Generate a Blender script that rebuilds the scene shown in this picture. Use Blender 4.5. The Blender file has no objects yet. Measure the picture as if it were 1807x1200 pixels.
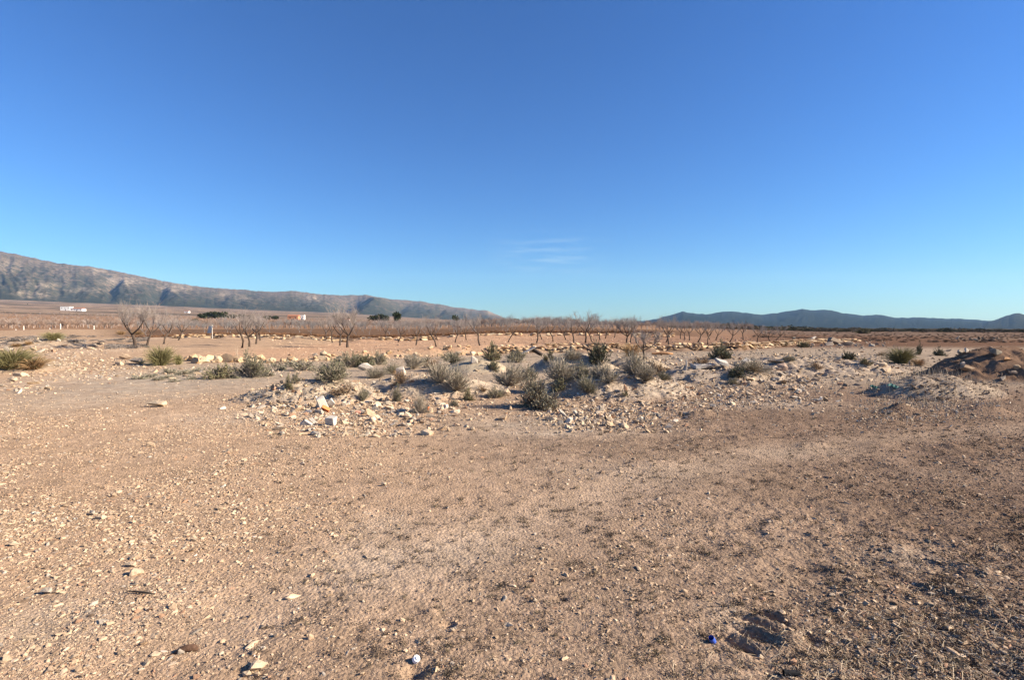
import bpy, bmesh, math, random
import numpy as np
from mathutils import Vector, Euler, Matrix

R = math.radians
random.seed(7)
rng = np.random.default_rng(11)
scene = bpy.context.scene
COL = scene.collection

# ------------------------------------------------------------------ camera, sky, sun, exposure
F, CX, CY = 903.5, 903.5, 600.0            # photograph's focal length and centre, pixels
CAM_H, PITCH = 1.6, R(1.77)
cam = bpy.data.cameras.new('camera')
cam.sensor_width = 36.0
cam.lens = 18.0
cam.clip_start, cam.clip_end = 0.05, 40000
cam_o = bpy.data.objects.new('camera', cam)
COL.objects.link(cam_o)
cam_o.location = (0, 0, CAM_H)
cam_o.rotation_euler = (R(90) - PITCH, 0, 0)
scene.camera = cam_o

SUN_EL, SUN_AZ = R(27), R(96)              # azimuth clockwise from +Y (straight ahead)
world = bpy.data.worlds.new('World')
scene.world = world
world.use_nodes = True
wn, wl = world.node_tree.nodes, world.node_tree.links
wn.clear()
w_out = wn.new('ShaderNodeOutputWorld')
w_bg = wn.new('ShaderNodeBackground')
w_sky = wn.new('ShaderNodeTexSky')
w_sky.sky_type = 'NISHITA'
w_sky.sun_disc = False
w_sky.sun_elevation = SUN_EL
w_sky.sun_rotation = SUN_AZ
w_sky.altitude = 600
w_sky.air_density = 1.25
w_sky.dust_density = 0.03
w_sky.ozone_density = 4.0
w_bg.inputs['Strength'].default_value = 0.0525
# a few faint cirrus wisps, in two streaks low above the plain
w_tc = wn.new('ShaderNodeTexCoord')
w_map = wn.new('ShaderNodeMapping')
w_map.inputs['Scale'].default_value = (9, 9, 75)
w_noise = wn.new('ShaderNodeTexNoise')
w_noise.inputs['Scale'].default_value = 1.0
w_noise.inputs['Detail'].default_value = 5
w_sep = wn.new('ShaderNodeSeparateXYZ')
w_ramp = wn.new('ShaderNodeMapRange')
w_ramp.inputs[1].default_value = 0.44
w_ramp.inputs[2].default_value = 0.80
w_band = wn.new('ShaderNodeMapRange')      # low band of elevation
w_band.interpolation_type = 'SMOOTHERSTEP'
w_abs = wn.new('ShaderNodeMath'); w_abs.operation = 'SUBTRACT'; w_abs.inputs[1].default_value = 0.135
w_abs2 = wn.new('ShaderNodeMath'); w_abs2.operation = 'ABSOLUTE'
w_band.inputs[1].default_value = 0.055
w_band.inputs[2].default_value = 0.0
w_mul = wn.new('ShaderNodeMath'); w_mul.operation = 'MULTIPLY'
w_mul2 = wn.new('ShaderNodeMath'); w_mul2.operation = 'MULTIPLY'; w_mul2.inputs[1].default_value = 0.8
w_mix = wn.new('ShaderNodeMix'); w_mix.data_type = 'RGBA'
w_mix.inputs[7].default_value = (3.4, 5.2, 7.0, 1)
w_gam = wn.new('ShaderNodeGamma')
w_gam.inputs['Gamma'].default_value = 1.15
w_tint = wn.new('ShaderNodeMix'); w_tint.data_type = 'RGBA'; w_tint.blend_type = 'MULTIPLY'
w_tint.inputs[0].default_value = 1
w_tint.inputs[7].default_value = (.322, .578, .93, 1)       # clear dry winter air: a deep blue sky
wl.new(w_tc.outputs['Generated'], w_map.inputs['Vector'])
wl.new(w_map.outputs[0], w_noise.inputs['Vector'])
wl.new(w_noise.outputs[0], w_ramp.inputs[0])
wl.new(w_tc.outputs['Generated'], w_sep.inputs[0])
wl.new(w_sep.outputs[2], w_abs.inputs[0])
wl.new(w_abs.outputs[0], w_abs2.inputs[0])
wl.new(w_abs2.outputs[0], w_band.inputs[0])
wl.new(w_ramp.outputs[0], w_mul.inputs[0])
w_bx = wn.new('ShaderNodeMapRange'); w_bx.interpolation_type = 'SMOOTHERSTEP'
w_bx.inputs[1].default_value = 0.15; w_bx.inputs[2].default_value = 0.0
w_sx = wn.new('ShaderNodeMath'); w_sx.operation = 'SUBTRACT'; w_sx.inputs[1].default_value = 0.07
w_ax = wn.new('ShaderNodeMath'); w_ax.operation = 'ABSOLUTE'
w_mx = wn.new('ShaderNodeMath'); w_mx.operation = 'MULTIPLY'
wl.new(w_sep.outputs[0], w_sx.inputs[0]); wl.new(w_sx.outputs[0], w_ax.inputs[0]); wl.new(w_ax.outputs[0], w_bx.inputs[0])
wl.new(w_band.outputs[0], w_mx.inputs[0]); wl.new(w_bx.outputs[0], w_mx.inputs[1])
wl.new(w_mx.outputs[0], w_mul.inputs[1])
wl.new(w_mul.outputs[0], w_mul2.inputs[0])
wl.new(w_mul2.outputs[0], w_mix.inputs[0])
wl.new(w_sky.outputs[0], w_gam.inputs['Color'])
wl.new(w_gam.outputs[0], w_tint.inputs[6])
wl.new(w_tint.outputs[2], w_mix.inputs[6])
wl.new(w_mix.outputs[2], w_bg.inputs['Color'])
wl.new(w_bg.outputs[0], w_out.inputs['Surface'])

sun = bpy.data.lights.new('sun', 'SUN')
sun.energy = 5.0
sun.angle = R(0.53)
sun.color = (1.0, 0.88, 0.73)
sun_o = bpy.data.objects.new('sun', sun)
COL.objects.link(sun_o)
sd = Vector((math.sin(SUN_AZ) * math.cos(SUN_EL), math.cos(SUN_AZ) * math.cos(SUN_EL), math.sin(SUN_EL)))
sun_o.rotation_euler = sd.to_track_quat('Z', 'Y').to_euler()
sun_o.location = (0, 0, 50)

vs = scene.view_settings
vs.view_transform = 'Standard'
vs.look = 'None'
vs.gamma = 1
vs.use_curve_mapping = False
vs.exposure = 1.35
scene.cycles.volume_bounces = 0
scene.cycles.max_bounces = 4
scene.cycles.transparent_max_bounces = 4

# ------------------------------------------------------------------ noise
def _hash(ix, iy, seed):
    h = (ix.astype(np.int64) * 374761393 + iy.astype(np.int64) * 668265263 + seed * 982451653) & 0xFFFFFFFF
    h = ((h ^ (h >> 13)) * 1274126177) & 0xFFFFFFFF
    h = (h ^ (h >> 16)) & 0xFFFFFFFF
    return h / 4294967295.0

def vnoise(x, y, seed=0):
    """gradient noise, about -1..1"""
    ix, iy = np.floor(x), np.floor(y)
    fx, fy = x - ix, y - iy
    u = fx * fx * fx * (fx * (fx * 6 - 15) + 10)
    v = fy * fy * fy * (fy * (fy * 6 - 15) + 10)
    def g(ax, ay, dx, dy):
        a = _hash(ax, ay, seed) * 6.2831853
        return np.cos(a) * dx + np.sin(a) * dy
    n00 = g(ix, iy, fx, fy); n10 = g(ix + 1, iy, fx - 1, fy)
    n01 = g(ix, iy + 1, fx, fy - 1); n11 = g(ix + 1, iy + 1, fx - 1, fy - 1)
    return 1.5 * ((n00 * (1 - u) + n10 * u) * (1 - v) + (n01 * (1 - u) + n11 * u) * v)

def fbm(x, y, seed=0, octv=4, gain=0.5, lac=2.03):
    s, a, t = 0.0, 1.0, 0.0
    for o in range(octv):
        s = s + a * vnoise(x, y, seed + o * 17)
        t += a
        x, y, a = (x * .80 - y * .60) * lac + 3.1, (x * .60 + y * .80) * lac + 7.7, a * gain
    return s / t

def sstep(x, a, b):
    t = np.clip((x - a) / (b - a), 0, 1)
    return t * t * (3 - 2 * t)

A = lambda *v: [np.atleast_1d(np.asarray(q, float)) for q in v]

# ------------------------------------------------------------------ terrain
WALL_X = [-60, -14.5, -11.8, -9.9, -6.7, -1.3, 1.8, 6.5, 14.1, 25.2, 37.5, 60]
WALL_Y = [21.2, 21.2, 21.2, 21.2, 24.0, 27.3, 28.9, 30.0, 31.4, 42.5, 52, 70]
STEP_X = [-60, -14, -10, -6, -1.5, 14, 25, 36, 60]
STEP_H = [0, 0, 0.10, 0.22, 0.45, 0.45, 0.32, 0.0, 0]
FAR_X = [-60, -33, -20, 14, 60]
FAR_Y = [48, 47, 45.5, 44, 44]
FSTEP_X = [-60, -34, -28, -10, 12, 17, 60]
FSTEP_H = [0, 0, 0.28, 0.35, 0.35, 0, 0]

def px_ray(px, py):
    dx, dy = (px - CX) / F, (CY - py) / F
    c, s = math.cos(PITCH), math.sin(PITCH)
    return dx, c + dy * s, -s + dy * c       # x, y, z of the ray

def flat_hit(px, py, z=0.0):
    x, y, dz = px_ray(px, py)
    t = (z - CAM_H) / dz
    return x * t, y * t

# small hummocks, hollows and tread marks: (px, py, half length m, half width m, angle, height m)
BUMPS = []
def bump_px(px, py, rl, rw, ang, h):
    x, y = flat_hit(px, py)
    BUMPS.append((x, y, rl, rw, ang, h))
for p in [(1362, 1086, .085, .030, -.75, -.062), (1340, 1098, .085, .028, -.75, -.062),
          (1328, 1117, .085, .028, -.8, -.062), (1304, 1132, .085, .032, -.8, -.065),
          (1375, 1080, .09, .03, -.75, .020), (1354, 1092, .09, .025, -.75, .020), (1340, 1108, .09, .022, -.8, .018),
          (1322, 1126, .09, .022, -.8, .018), (1400, 1130, .10, .06, .3, .04), (1430, 1128, .06, .05, .3, -.04),
          (1235, 735, .34, .15, .3, .12), (1212, 738, .25, .2, 0, -.05), (1312, 776, .30, .15, .1, .07),
          (1430, 787, .30, .15, .2, .06), (1600, 731, .55, .22, .1, .16), (1740, 731, .55, .2, .1, .15),
          (1560, 745, .4, .2, .2, .06), (1680, 795, .4, .2, .2, .06), (1550, 785, .3, .2, .2, .04),
          (1725, 1010, .25, .08, -.8, .03), (1700, 1050, .2, .07, -.8, .03), (1620, 1060, .2, .07, -.8, .028),
          (1760, 1090, .2, .07, -.8, .03), (1500, 1010, .2, .06, -.7, .022), (1660, 960, .25, .08, -.6, .025),
          (730, 1185, .09, .06, .3, -.045), (790, 1100, .05, .04, 0, -.03), (440, 1190, .1, .06, .3, -.02),
          (990, 1055, .05, .03, 0, -.02), (760, 1010 + 70, .05, .03, 0, .02)]:
    bump_px(*p)
BUMPS += [(-46, 62, 26, 9, 0.1, 0.75), (-30, 78, 14, 7, 0, .25)]

def az_px(x, y):
    a = np.arctan2(x, np.maximum(y, 1e-6))
    a = np.where(y <= 0, np.sign(x) * 1.57, a)
    return CX + F * np.tan(np.clip(a, -1.2, 1.2))

# a shallow dusty wheel track sweeping over the open ground
TRK = np.array([flat_hit(*p) for p in [(430, 1085), (600, 1030), (760, 985), (900, 935), (1050, 880), (1210, 830), (1400, 793), (1620, 768), (1900, 750)]])
def track_dist(x, y):
    best = np.full(len(x), 9.0); along = np.zeros(len(x)); acc = 0.0
    k = np.nonzero((y > 2) & (y < 12) & (np.abs(x) < 12))[0]
    for a, b in zip(TRK[:-1], TRK[1:]):
        v = b - a; L = math.hypot(*v); v = v / L
        t = np.clip((x[k] - a[0]) * v[0] + (y[k] - a[1]) * v[1], 0, L)
        dd = (x[k] - a[0] - v[0] * t) * -v[1] + (y[k] - a[1] - v[1] * t) * v[0]
        d = np.hypot(x[k] - a[0] - v[0] * t, y[k] - a[1] - v[1] * t)
        up = d < best[k]
        best[k[up]] = d[up]; along[k[up]] = acc + t[up]
        acc += L
    return best, along

def H_macro(x, y):
    x, y = A(x, y)
    d = np.hypot(x, y)
    ap = az_px(x, y)
    yw = np.interp(x, WALL_X, WALL_Y)
    z = np.interp(x, STEP_X, STEP_H) * sstep(y - yw, 0.22, 0.60)
    yf = np.interp(x, FAR_X, FAR_Y)
    z = z + np.interp(x, FSTEP_X, FSTEP_H) * sstep(y - yf, 0.05, 0.5)
    wr = sstep(ap, 1150, 1480)
    # middle and left: level, then rising towards the mountain foot
    k = np.interp(ap, [-400, 0, 300, 600, 800, 900, 1000], [.043, .043, .037, .026, .010, .003, 0])
    dd = np.maximum(d - 150, 0)
    rise = sstep(y, 48, 170) * 0.55 + k * dd * dd / (d + 600)
    fall = -0.0062 * np.maximum(d - 55, 0)
    z = z + np.where(y > 0, rise * (1 - wr) + fall * wr, 0)
    # the left bank, gently higher
    z = z + 0.30 * sstep(-x - 0.2 * y, 4, 14) * sstep(y, 14, 24)
    return z

def rough(x, y):
    """rougher, trodden soil to the right; fine pebbly ground to the left"""
    return 0.7 + 0.75 * sstep(x + 0.15 * y, 0.8, 3.5) + 0.9 * sstep(x - .25 * y, .2, 1.4) * (1 - sstep(y, 3.5, 6))

def H_base(x, y):
    x, y = A(x, y)
    z = H_macro(x, y)
    d = np.hypot(x, y)
    near = 1 - sstep(d, 30, 90)
    rg = rough(x, y)
    td, ta = track_dist(x, y)
    td = td + .12 * fbm(x * 1.3, y * 1.3, 720, 2)
    smooth = np.exp(-(td / .34) ** 2)
    rg = rg * (1 - .55 * smooth)
    z = z + near * (-.009 * smooth + .006 * np.exp(-((np.abs(td) - .42) / .10) ** 2) + .0016 * smooth * np.sin(ta * 2 * math.pi / .10 + td * 6 + 3 * fbm(x * 2, y * 2, 723, 2)) * sstep(fbm(ta * .7, td, 721, 2), 0, .3))
    z = z + near * (0.045 * fbm(x * .35, y * .35, 3, 3) + rg * (0.018 * fbm(x * 1.7, y * 1.7, 5, 3)
        + 0.0105 * fbm(x * 5.2 + y * 4.1, y * 5.2 - x * 4.1, 9, 3) * (0.4 + 0.6 * sstep(fbm(x * .9, y * .9, 41, 2), -.3, .4))
        + 0.0042 * fbm(x * 13 - y * 9, x * 9 + y * 13, 13, 2)))
    z = z + sstep(d, 60, 300) * 0.35 * fbm(x * .01, y * .01, 23, 3)
    for bx, by, rl, rw, an, h in BUMPS:
        m = (np.abs(x - bx) < 2 * rl) & (np.abs(y - by) < 2 * rl)
        if not m.any():
            continue
        dx, dy = x[m] - bx, y[m] - by
        c, s = math.cos(an), math.sin(an)
        wob = fbm(x[m] * 1.1 / rl, y[m] * 1.1 / rl, 700, 3)
        e = ((dx * c + dy * s) / rl) ** 2 + ((-dx * s + dy * c) / rw) ** 2
        z[m] += h * np.exp(-e * 1.4 * (1 + .9 * wob)) * (np.clip(1 + 1.3 * wob, .1, 1.8) if h > .05 else 1)
    return z

# heaps: name, label, centre px/py on the flat ground, half width m, half depth m, height m, roughness, turn, colour
HEAPS = [
 ('rubble_mound', 'long low heap of stony rubble left of the white concrete block', 560, 702, 1.75, 1.25, .40, 1.0, .1, (.50, .425, .34)),
 ('rubble_mound', 'broad rubble heap with grey shrubs in the middle of the ground', 760, 690, 1.9, 1.6, .40, .8, 0, (.50, .42, .335)),
 ('rubble_mound', 'wide slope of broken stones right of the darkest bush', 1075, 690, 2.1, 1.7, .46, .9, -.1, (.48, .405, .33)),
 ('rubble_mound', 'low spread of grey broken stones at the right of the rubble', 1265, 668, 2.7, 1.7, .38, 1.15, .1, (.45, .38, .315)),
 ('earth_mound', 'smooth pale heap of sand with a white boulder before it', 838, 655, 1.3, 1.1, .50, .35, 0, (.50, .43, .33)),
 ('earth_mound', 'smooth sandy heap behind the row of grey shrubs', 1012, 655, 1.75, 1.3, .62, .4, 0, (.46, .39, .31)),
 ('earth_mound', 'small sandy heap beside the bare thicket', 1122, 652, 1.3, 1.1, .48, .4, 0, (.45, .38, .30)),
 ('rubble_mound', 'low bank of slabs and stones below the right part of the wall', 1390, 655, 2.8, 1.8, .46, 1.25, 0, (.45, .38, .315)),
 ('rubble_mound', 'low stony rise between the rubble and the dark mound', 1500, 655, 1.9, 1.3, .38, 1.2, 0, (.45, .38, .315)),
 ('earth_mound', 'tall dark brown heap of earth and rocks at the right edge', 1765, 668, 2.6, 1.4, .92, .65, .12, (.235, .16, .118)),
 ('earth_mound', 'low grey gravel heap with dry stalks before the dark mound', 1650, 697, 1.65, 1.0, .46, .6, .1, (.40, .335, .275)),
 ('rubble_mound', 'flat mound of pale stones under the left tussock', 20, 655, 2.2, 1.5, .30, .7, 0, (.44, .36, .28)),
 ('rubble_mound', 'stony bank between the two tussocks at the far left', 75, 622, 3.2, 2.2, .45, .8, 0, (.45, .36, .28)),
]
HEAP_W = []
for i, h in enumerate(HEAPS):
    x, y = flat_hit(h[2], h[3])
    HEAP_W.append((x, y, h[4], h[5], h[6], h[7], h[8], i))

def heap_h(x, y, hw):
    cx, cy, rx, ry, h, ro, an, sd_ = hw
    dx, dy = x - cx, y - cy
    c, s = math.cos(an), math.sin(an)
    ex, ey = (dx * c + dy * s) / rx, (-dx * s + dy * c) / ry
    r = np.sqrt(ex * ex + ey * ey) + 0.16 * ro * fbm(x * 1.1, y * 1.1, 100 + sd_, 3)
    p = np.clip(1 - r * r, -0.3, 1)
    p = np.where(p > 0, np.abs(p) ** 1.15, p)
    amp = np.clip(p * 4, 0, 1)
    return h * p + amp * ro * (0.12 * fbm(x * 2.2, y * 2.2, 130 + sd_, 4, .55) + 0.030 * fbm(x * 8, y * 8, 160 + sd_, 3, .6)) * (h / .45) ** .5

def H(x, y):
    x, y = A(x, y)
    z = H_base(x, y)
    m = np.zeros_like(z)
    for hw in HEAP_W:
        R_ = 1.6 * max(hw[2], hw[3])
        k = (np.abs(x - hw[0]) < R_) & (np.abs(y - hw[1]) < R_)
        if k.any():
            m[k] = np.maximum(m[k], heap_h(x[k], y[k], hw))
    return z + m

def ground_at(px, py):
    """first point of the land seen through a pixel of the photograph"""
    rx, ry, rz = px_ray(px, py)
    t = 1.3 * 1.006 ** np.arange(0, 1250)
    hz = H(rx * t, ry * t)
    below = np.nonzero(CAM_H + rz * t < hz)[0]
    if len(below) == 0:
        t0 = 300.0
    else:
        i = below[0]
        lo, hi = t[max(i - 1, 0)], t[i]
        for _ in range(12):
            mid = (lo + hi) / 2
            if CAM_H + rz * mid < H(rx * mid, ry * mid)[0]: hi = mid
            else: lo = mid
        t0 = hi
    x, y = rx * t0, ry * t0
    return x, y, float(H(x, y)[0])

# ------------------------------------------------------------------ soil colours (albedo of the soils themselves)
PATCHES = []     # x, y, rx, ry, colour, strength
def patch(px, py, wx, wy, col, s):
    x, y = flat_hit(px, py)
    x1, _ = flat_hit(px + wx, py)
    _, ya = flat_hit(px, py - wy)
    _, yb = flat_hit(px, py + wy)
    PATCHES.append((x, y, abs(x1 - x), max(abs(ya - yb) / 2, .15), col, s))
PALE = (.53, .44, .345)
GREY = (.45, .40, .33)
DARK = (.185, .135, .10)
RED = (.33, .20, .13)
patch(110, 668, 90, 22, (.58, .45, .33), .7); patch(160, 632, 70, 12, (.60, .46, .335), .75); patch(215, 605, 70, 7, (.60, .46, .335), .7); patch(60, 720, 120, 26, (.56, .44, .32), .5)
patch(980, 765, 170, 12, PALE, .7); patch(1360, 715, 120, 9, PALE, .65); patch(350, 665, 190, 18, GREY, .8)
patch(230, 690, 200, 25, GREY, .5); patch(430, 735, 160, 14, PALE, .5); patch(900, 745, 130, 10, GREY, .5)
patch(1160, 790, 180, 22, DARK, .55); patch(1330, 735, 90, 10, DARK, .35); patch(1560, 735, 150, 9, DARK, .4)
patch(1420, 800, 140, 10, PALE, .35); patch(1120, 835, 180, 20, PALE, .35); patch(830, 960, 150, 50, PALE, .4)
patch(700, 1000, 140, 40, PALE, .3); patch(1600, 985, 70, 18, GREY, .55); patch(1290, 1085, 40, 22, PALE, .5)
patch(1020, 1000, 170, 40, DARK, .35); patch(1700, 1120, 280, 120, DARK, .8); patch(1780, 930, 180, 120, DARK, .5)
patch(560, 1170, 150, 60, DARK, .28); patch(1500, 870, 200, 40, DARK, .3); patch(1280, 850, 160, 26, DARK, .3)
patch(1750, 780, 180, 30, DARK, .35); patch(840, 775, 150, 8, DARK, .25); patch(690, 790, 150, 8, DARK, .2)
patch(1640, 830, 150, 16, PALE, .15); patch(150, 1080, 160, 70, GREY, .4); patch(660, 950, 80, 60, GREY, .25)

def soil(x, y):
    x, y = A(x, y)
    n = len(x)
    d = np.hypot(x, y)
    ap = az_px(x, y)
    c = np.empty((n, 3))
    left, mid, right = np.array((.49, .358, .248)), np.array((.385, .290, .215)), np.array((.262, .193, .147))
    w1 = sstep(x + 0.6 * fbm(x * .5, y * .5, 50, 3), -2.5, 1.0)[:, None]
    w2 = sstep(x + 0.7 * fbm(x * .6, y * .6, 51, 3), 1.2, 4.5)[:, None]
    c[:] = left * (1 - w1) + mid * w1
    c = c * (1 - w2) + right * w2
    for (bx, by, rx, ry, col, s) in PATCHES:
        m = (np.abs(x - bx) < 1.9 * rx) & (np.abs(y - by) < 1.9 * ry)
        if not m.any():
            continue
        e = ((x[m] - bx) / rx) ** 2 + ((y[m] - by) / ry) ** 2
        w = s * np.exp(-e * 1.1) * np.clip(1 + 1.2 * fbm(x[m] * 1.4, y[m] * 2.2, 60, 4), 0, 1.5)
        w = np.clip(w, 0, 1)[:, None]
        c[m] = c[m] * (1 - w) + np.array(col) * w
    td, ta = track_dist(x, y)
    tw = (.36 * np.exp(-((td + .15 * fbm(x * 1.5, y * 1.5, 722, 3)) / .36) ** 2))[:, None]
    c = c * (1 - tw) + np.array((.50, .40, .305)) * tw
    # dusty grey ground round the rubble
    wg = (sstep(y, 11, 15) * (1 - sstep(y - np.interp(x, WALL_X, WALL_Y), -2, 0)) * sstep(ap, 150, 420))[:, None]
    c = c * (1 - .75 * wg) + np.array((.43, .365, .29)) * .75 * wg
    # terraced orchard
    yw = np.interp(x, WALL_X, WALL_Y)
    wo = sstep(y - yw, .2, .8) * sstep(x, -16, -13)
    tone = sstep(ap, 820, 1150)[:, None]
    oc = np.array((.56, .375, .25)) * (1 - tone) + np.array((.36, .235, .165)) * tone
    tone2 = sstep(ap, 1230, 1420)[:, None]
    oc = oc * (1 - tone2) + np.array((.20, .122, .085)) * tone2
    c = c * (1 - wo[:, None]) + oc * wo[:, None]
    # beyond the back wall: red-brown earth on the left, greyer far plain on the right
    yf = np.interp(x, FAR_X, FAR_Y)
    wf = sstep(y - yf, .5, 3)[:, None] * (1 - sstep(ap, 1180, 1300))[:, None] * sstep(ap, 150, 260)[:, None]
    c = c * (1 - wf) + np.array((.19, .125, .088)) * wf
    wl = (sstep(d, 95, 135) * (1 - sstep(ap, 1180, 1400)))[:, None]
    strip = (.5 + .5 * vnoise(d * .02, ap * .002, 71))[:, None]
    fc = np.array((.30, .185, .12)) * (1 - strip) + np.array((.40, .27, .18)) * strip
    c = c * (1 - wl) + fc * wl
    wll = (sstep(d, 520, 900) * (1 - sstep(ap, 700, 1000)))[:, None]
    st2 = sstep(fbm(x * .003, y * .012, 77, 3), -.02, .12)[:, None]
    fc2 = np.array((.17, .14, .115)) * (1 - st2) + np.array((.38, .29, .22)) * st2
    c = c * (1 - wll) + fc2 * wll
    wr = (sstep(d, 62, 130) * sstep(ap, 1200, 1420))[:, None]
    c = c * (1 - wr) + np.array((.205, .152, .122)) * wr
    wq = (sstep(y + 1.5 * fbm(x * .2, y * .2, 90, 3), 31, 39) * sstep(ap, 1280, 1400) * (1 - sstep(d, 70, 110)))[:, None]
    c = c * (1 - wq) + np.array((.185, .118, .086)) * wq
    wr2 = (sstep(d, 350, 800) * sstep(ap, 900, 1200))[:, None]
    c = c * (1 - wr2) + np.array((.11, .095, .065)) * wr2
    var = 1 + .13 * fbm(x * 2.3, y * 2.3, 80, 4) * (1 - sstep(d, 40, 120)) + .10 * fbm(x * .3, y * .3, 81, 3)
    return np.clip(c * var[:, None] * np.array((.75, .715, .675)), .02, .8)

# ------------------------------------------------------------------ materials
def mat_new(name, rough_=.95):
    m = bpy.data.materials.new(name)
    m.use_nodes = True
    n, l = m.node_tree.nodes, m.node_tree.links
    b = n['Principled BSDF']
    b.inputs['Roughness'].default_value = rough_
    b.inputs['Specular IOR Level'].default_value = .15
    return m, n, l, b

def n_noise(n, l, scale, detail, vec, rough_=.55):
    t = n.new('ShaderNodeTexNoise')
    t.inputs['Scale'].default_value = scale
    t.inputs['Detail'].default_value = detail
    t.inputs['Roughness'].default_value = rough_
    l.new(vec, t.inputs['Vector'])
    return t.outputs[0]

def n_range(n, l, v, a, b, c, d):
    t = n.new('ShaderNodeMapRange')
    for i, q in enumerate((a, b, c, d)):
        t.inputs[1 + i].default_value = q
    l.new(v, t.inputs[0])
    return t.outputs[0]

def n_mul(n, l, col, fac):
    t = n.new('ShaderNodeMix'); t.data_type = 'RGBA'; t.blend_type = 'MULTIPLY'
    t.inputs[0].default_value = 1
    l.new(col, t.inputs[6]); l.new(fac, t.inputs[7])
    return t.outputs[2]

def n_bump(n, l, b, height, strength, dist):
    t = n.new('ShaderNodeBump')
    t.inputs['Strength'].default_value = strength
    t.inputs['Distance'].default_value = dist
    l.new(height, t.inputs['Height'])
    l.new(t.outputs[0], b.inputs['Normal'])

def soil_material(name, fine=1.0):
    m, n, l, b = mat_new(name, 1.0)
    b.inputs['Specular IOR Level'].default_value = 0
    at = n.new('ShaderNodeAttribute'); at.attribute_name = 'soil'
    geo = n.new('ShaderNodeNewGeometry')
    P = geo.outputs['Position']
    n1 = n_noise(n, l, 3.2, 6, P, .65)
    n2 = n_noise(n, l, 55, 4, P, .7)
    vo = n.new('ShaderNodeTexVoronoi'); vo.inputs['Scale'].default_value = 42
    l.new(P, vo.inputs['Vector'])
    vo2 = n.new('ShaderNodeTexVoronoi'); vo2.inputs['Scale'].default_value = 13
    l.new(P, vo2.inputs['Vector'])
    sepc = n.new('ShaderNodeSeparateColor'); l.new(vo.outputs['Color'], sepc.inputs[0])
    sepd = n.new('ShaderNodeSeparateColor'); l.new(vo2.outputs['Color'], sepd.inputs[0])
    c = n_mul(n, l, at.outputs['Color'], n_range(n, l, n1, .3, .7, .80, 1.18))
    c = n_mul(n, l, c, n_range(n, l, n2, .25, .75, .80, 1.18))
    c = n_mul(n, l, c, n_range(n, l, sepc.outputs[0], 0, 1, .88, 1.13))
    c = n_mul(n, l, c, n_range(n, l, sepd.outputs[0], 0, 1, .9, 1.1))
    l.new(c, b.inputs['Base Color'])
    hh = n.new('ShaderNodeMath'); hh.operation = 'MULTIPLY_ADD'
    l.new(n2, hh.inputs[0]); hh.inputs[1].default_value = 1.0
    inv = n.new('ShaderNodeMath'); inv.operation = 'MULTIPLY'; inv.inputs[1].default_value = -.8
    l.new(vo.outputs['Distance'], inv.inputs[0])
    l.new(inv.outputs[0], hh.inputs[2])
    n_bump(n, l, b, hh.outputs[0], .8 * fine, .012)
    return m

M_SOIL = soil_material('stony_soil')

def tint_material(name, source, spread=.25, scale=9, bump=.5, bdist=.01, rough_=.95):
    """colour from the object (source 'OBJECT') or from the instance's attribute (source 'INSTANCER')"""
    m, n, l, b = mat_new(name, rough_)
    if source == 'OBJECT':
        o = n.new('ShaderNodeObjectInfo'); col = o.outputs['Color']
    else:
        o = n.new('ShaderNodeAttribute'); o.attribute_type = 'INSTANCER'; o.attribute_name = 'tint'; col = o.outputs['Color']
    tc = n.new('ShaderNodeTexCoord')
    geo = n.new('ShaderNodeNewGeometry')
    n1 = n_noise(n, l, scale, 5, geo.outputs['Position'], .65)
    c = n_mul(n, l, col, n_range(n, l, n1, .25, .75, 1 - spread, 1 + spread))
    l.new(c, b.inputs['Base Color'])
    n_bump(n, l, b, n1, bump, bdist)
    return m

M_STONE = tint_material('limestone', 'OBJECT', .28, 22, .6, .02)
M_STONE_I = tint_material('limestone_gravel', 'INSTANCER', .2, 60, .3, .005)

def plain_material(name, col, spread=.25, scale=20, bump=.3, bdist=.01, rough_=.9, spec=.15, col2=None):
    m, n, l, b = mat_new(name, rough_)
    b.inputs['Specular IOR Level'].default_value = spec
    geo = n.new('ShaderNodeNewGeometry')
    n1 = n_noise(n, l, scale, 5, geo.outputs['Position'], .6)
    mix = n.new('ShaderNodeMix'); mix.data_type = 'RGBA'
    c2 = col2 or tuple(min(q * (1 + spread), 1) for q in col)
    c1 = col if col2 else tuple(q * (1 - spread) for q in col)
    mix.inputs[6].default_value = (*c1, 1); mix.inputs[7].default_value = (*c2, 1)
    l.new(n_range(n, l, n1, .3, .7, 0, 1), mix.inputs[0])
    l.new(mix.outputs[2], b.inputs['Base Color'])
    if bump: n_bump(n, l, b, n1, bump, bdist)
    return m

def plant_material(name, col, spread=.35, trans=.12):
    m, n, l, b = mat_new(name, .85)
    oi = n.new('ShaderNodeObjectInfo')
    geo = n.new('ShaderNodeNewGeometry')
    n1 = n_noise(n, l, 14, 3, geo.outputs['Position'], .6)
    rgb = n.new('ShaderNodeRGB'); rgb.outputs[0].default_value = (*col, 1)
    c = n_mul(n, l, rgb.outputs[0], n_range(n, l, n1, .3, .7, 1 - spread, 1 + spread))
    c = n_mul(n, l, c, n_range(n, l, oi.outputs['Random'], 0, 1, .82, 1.2))
    c = n_mul(n, l, c, n_range(n, l, geo.outputs['Random Per Island'], 0, 1, .7, 1.3))
    l.new(c, b.inputs['Base Color'])
    return m

# ------------------------------------------------------------------ mesh helpers
def tag(o, label=None, cat=None, group=None, kind=None):
    if label: o['label'] = label
    if cat: o['category'] = cat
    if group: o['group'] = group
    if kind: o['kind'] = kind
    return o

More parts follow.
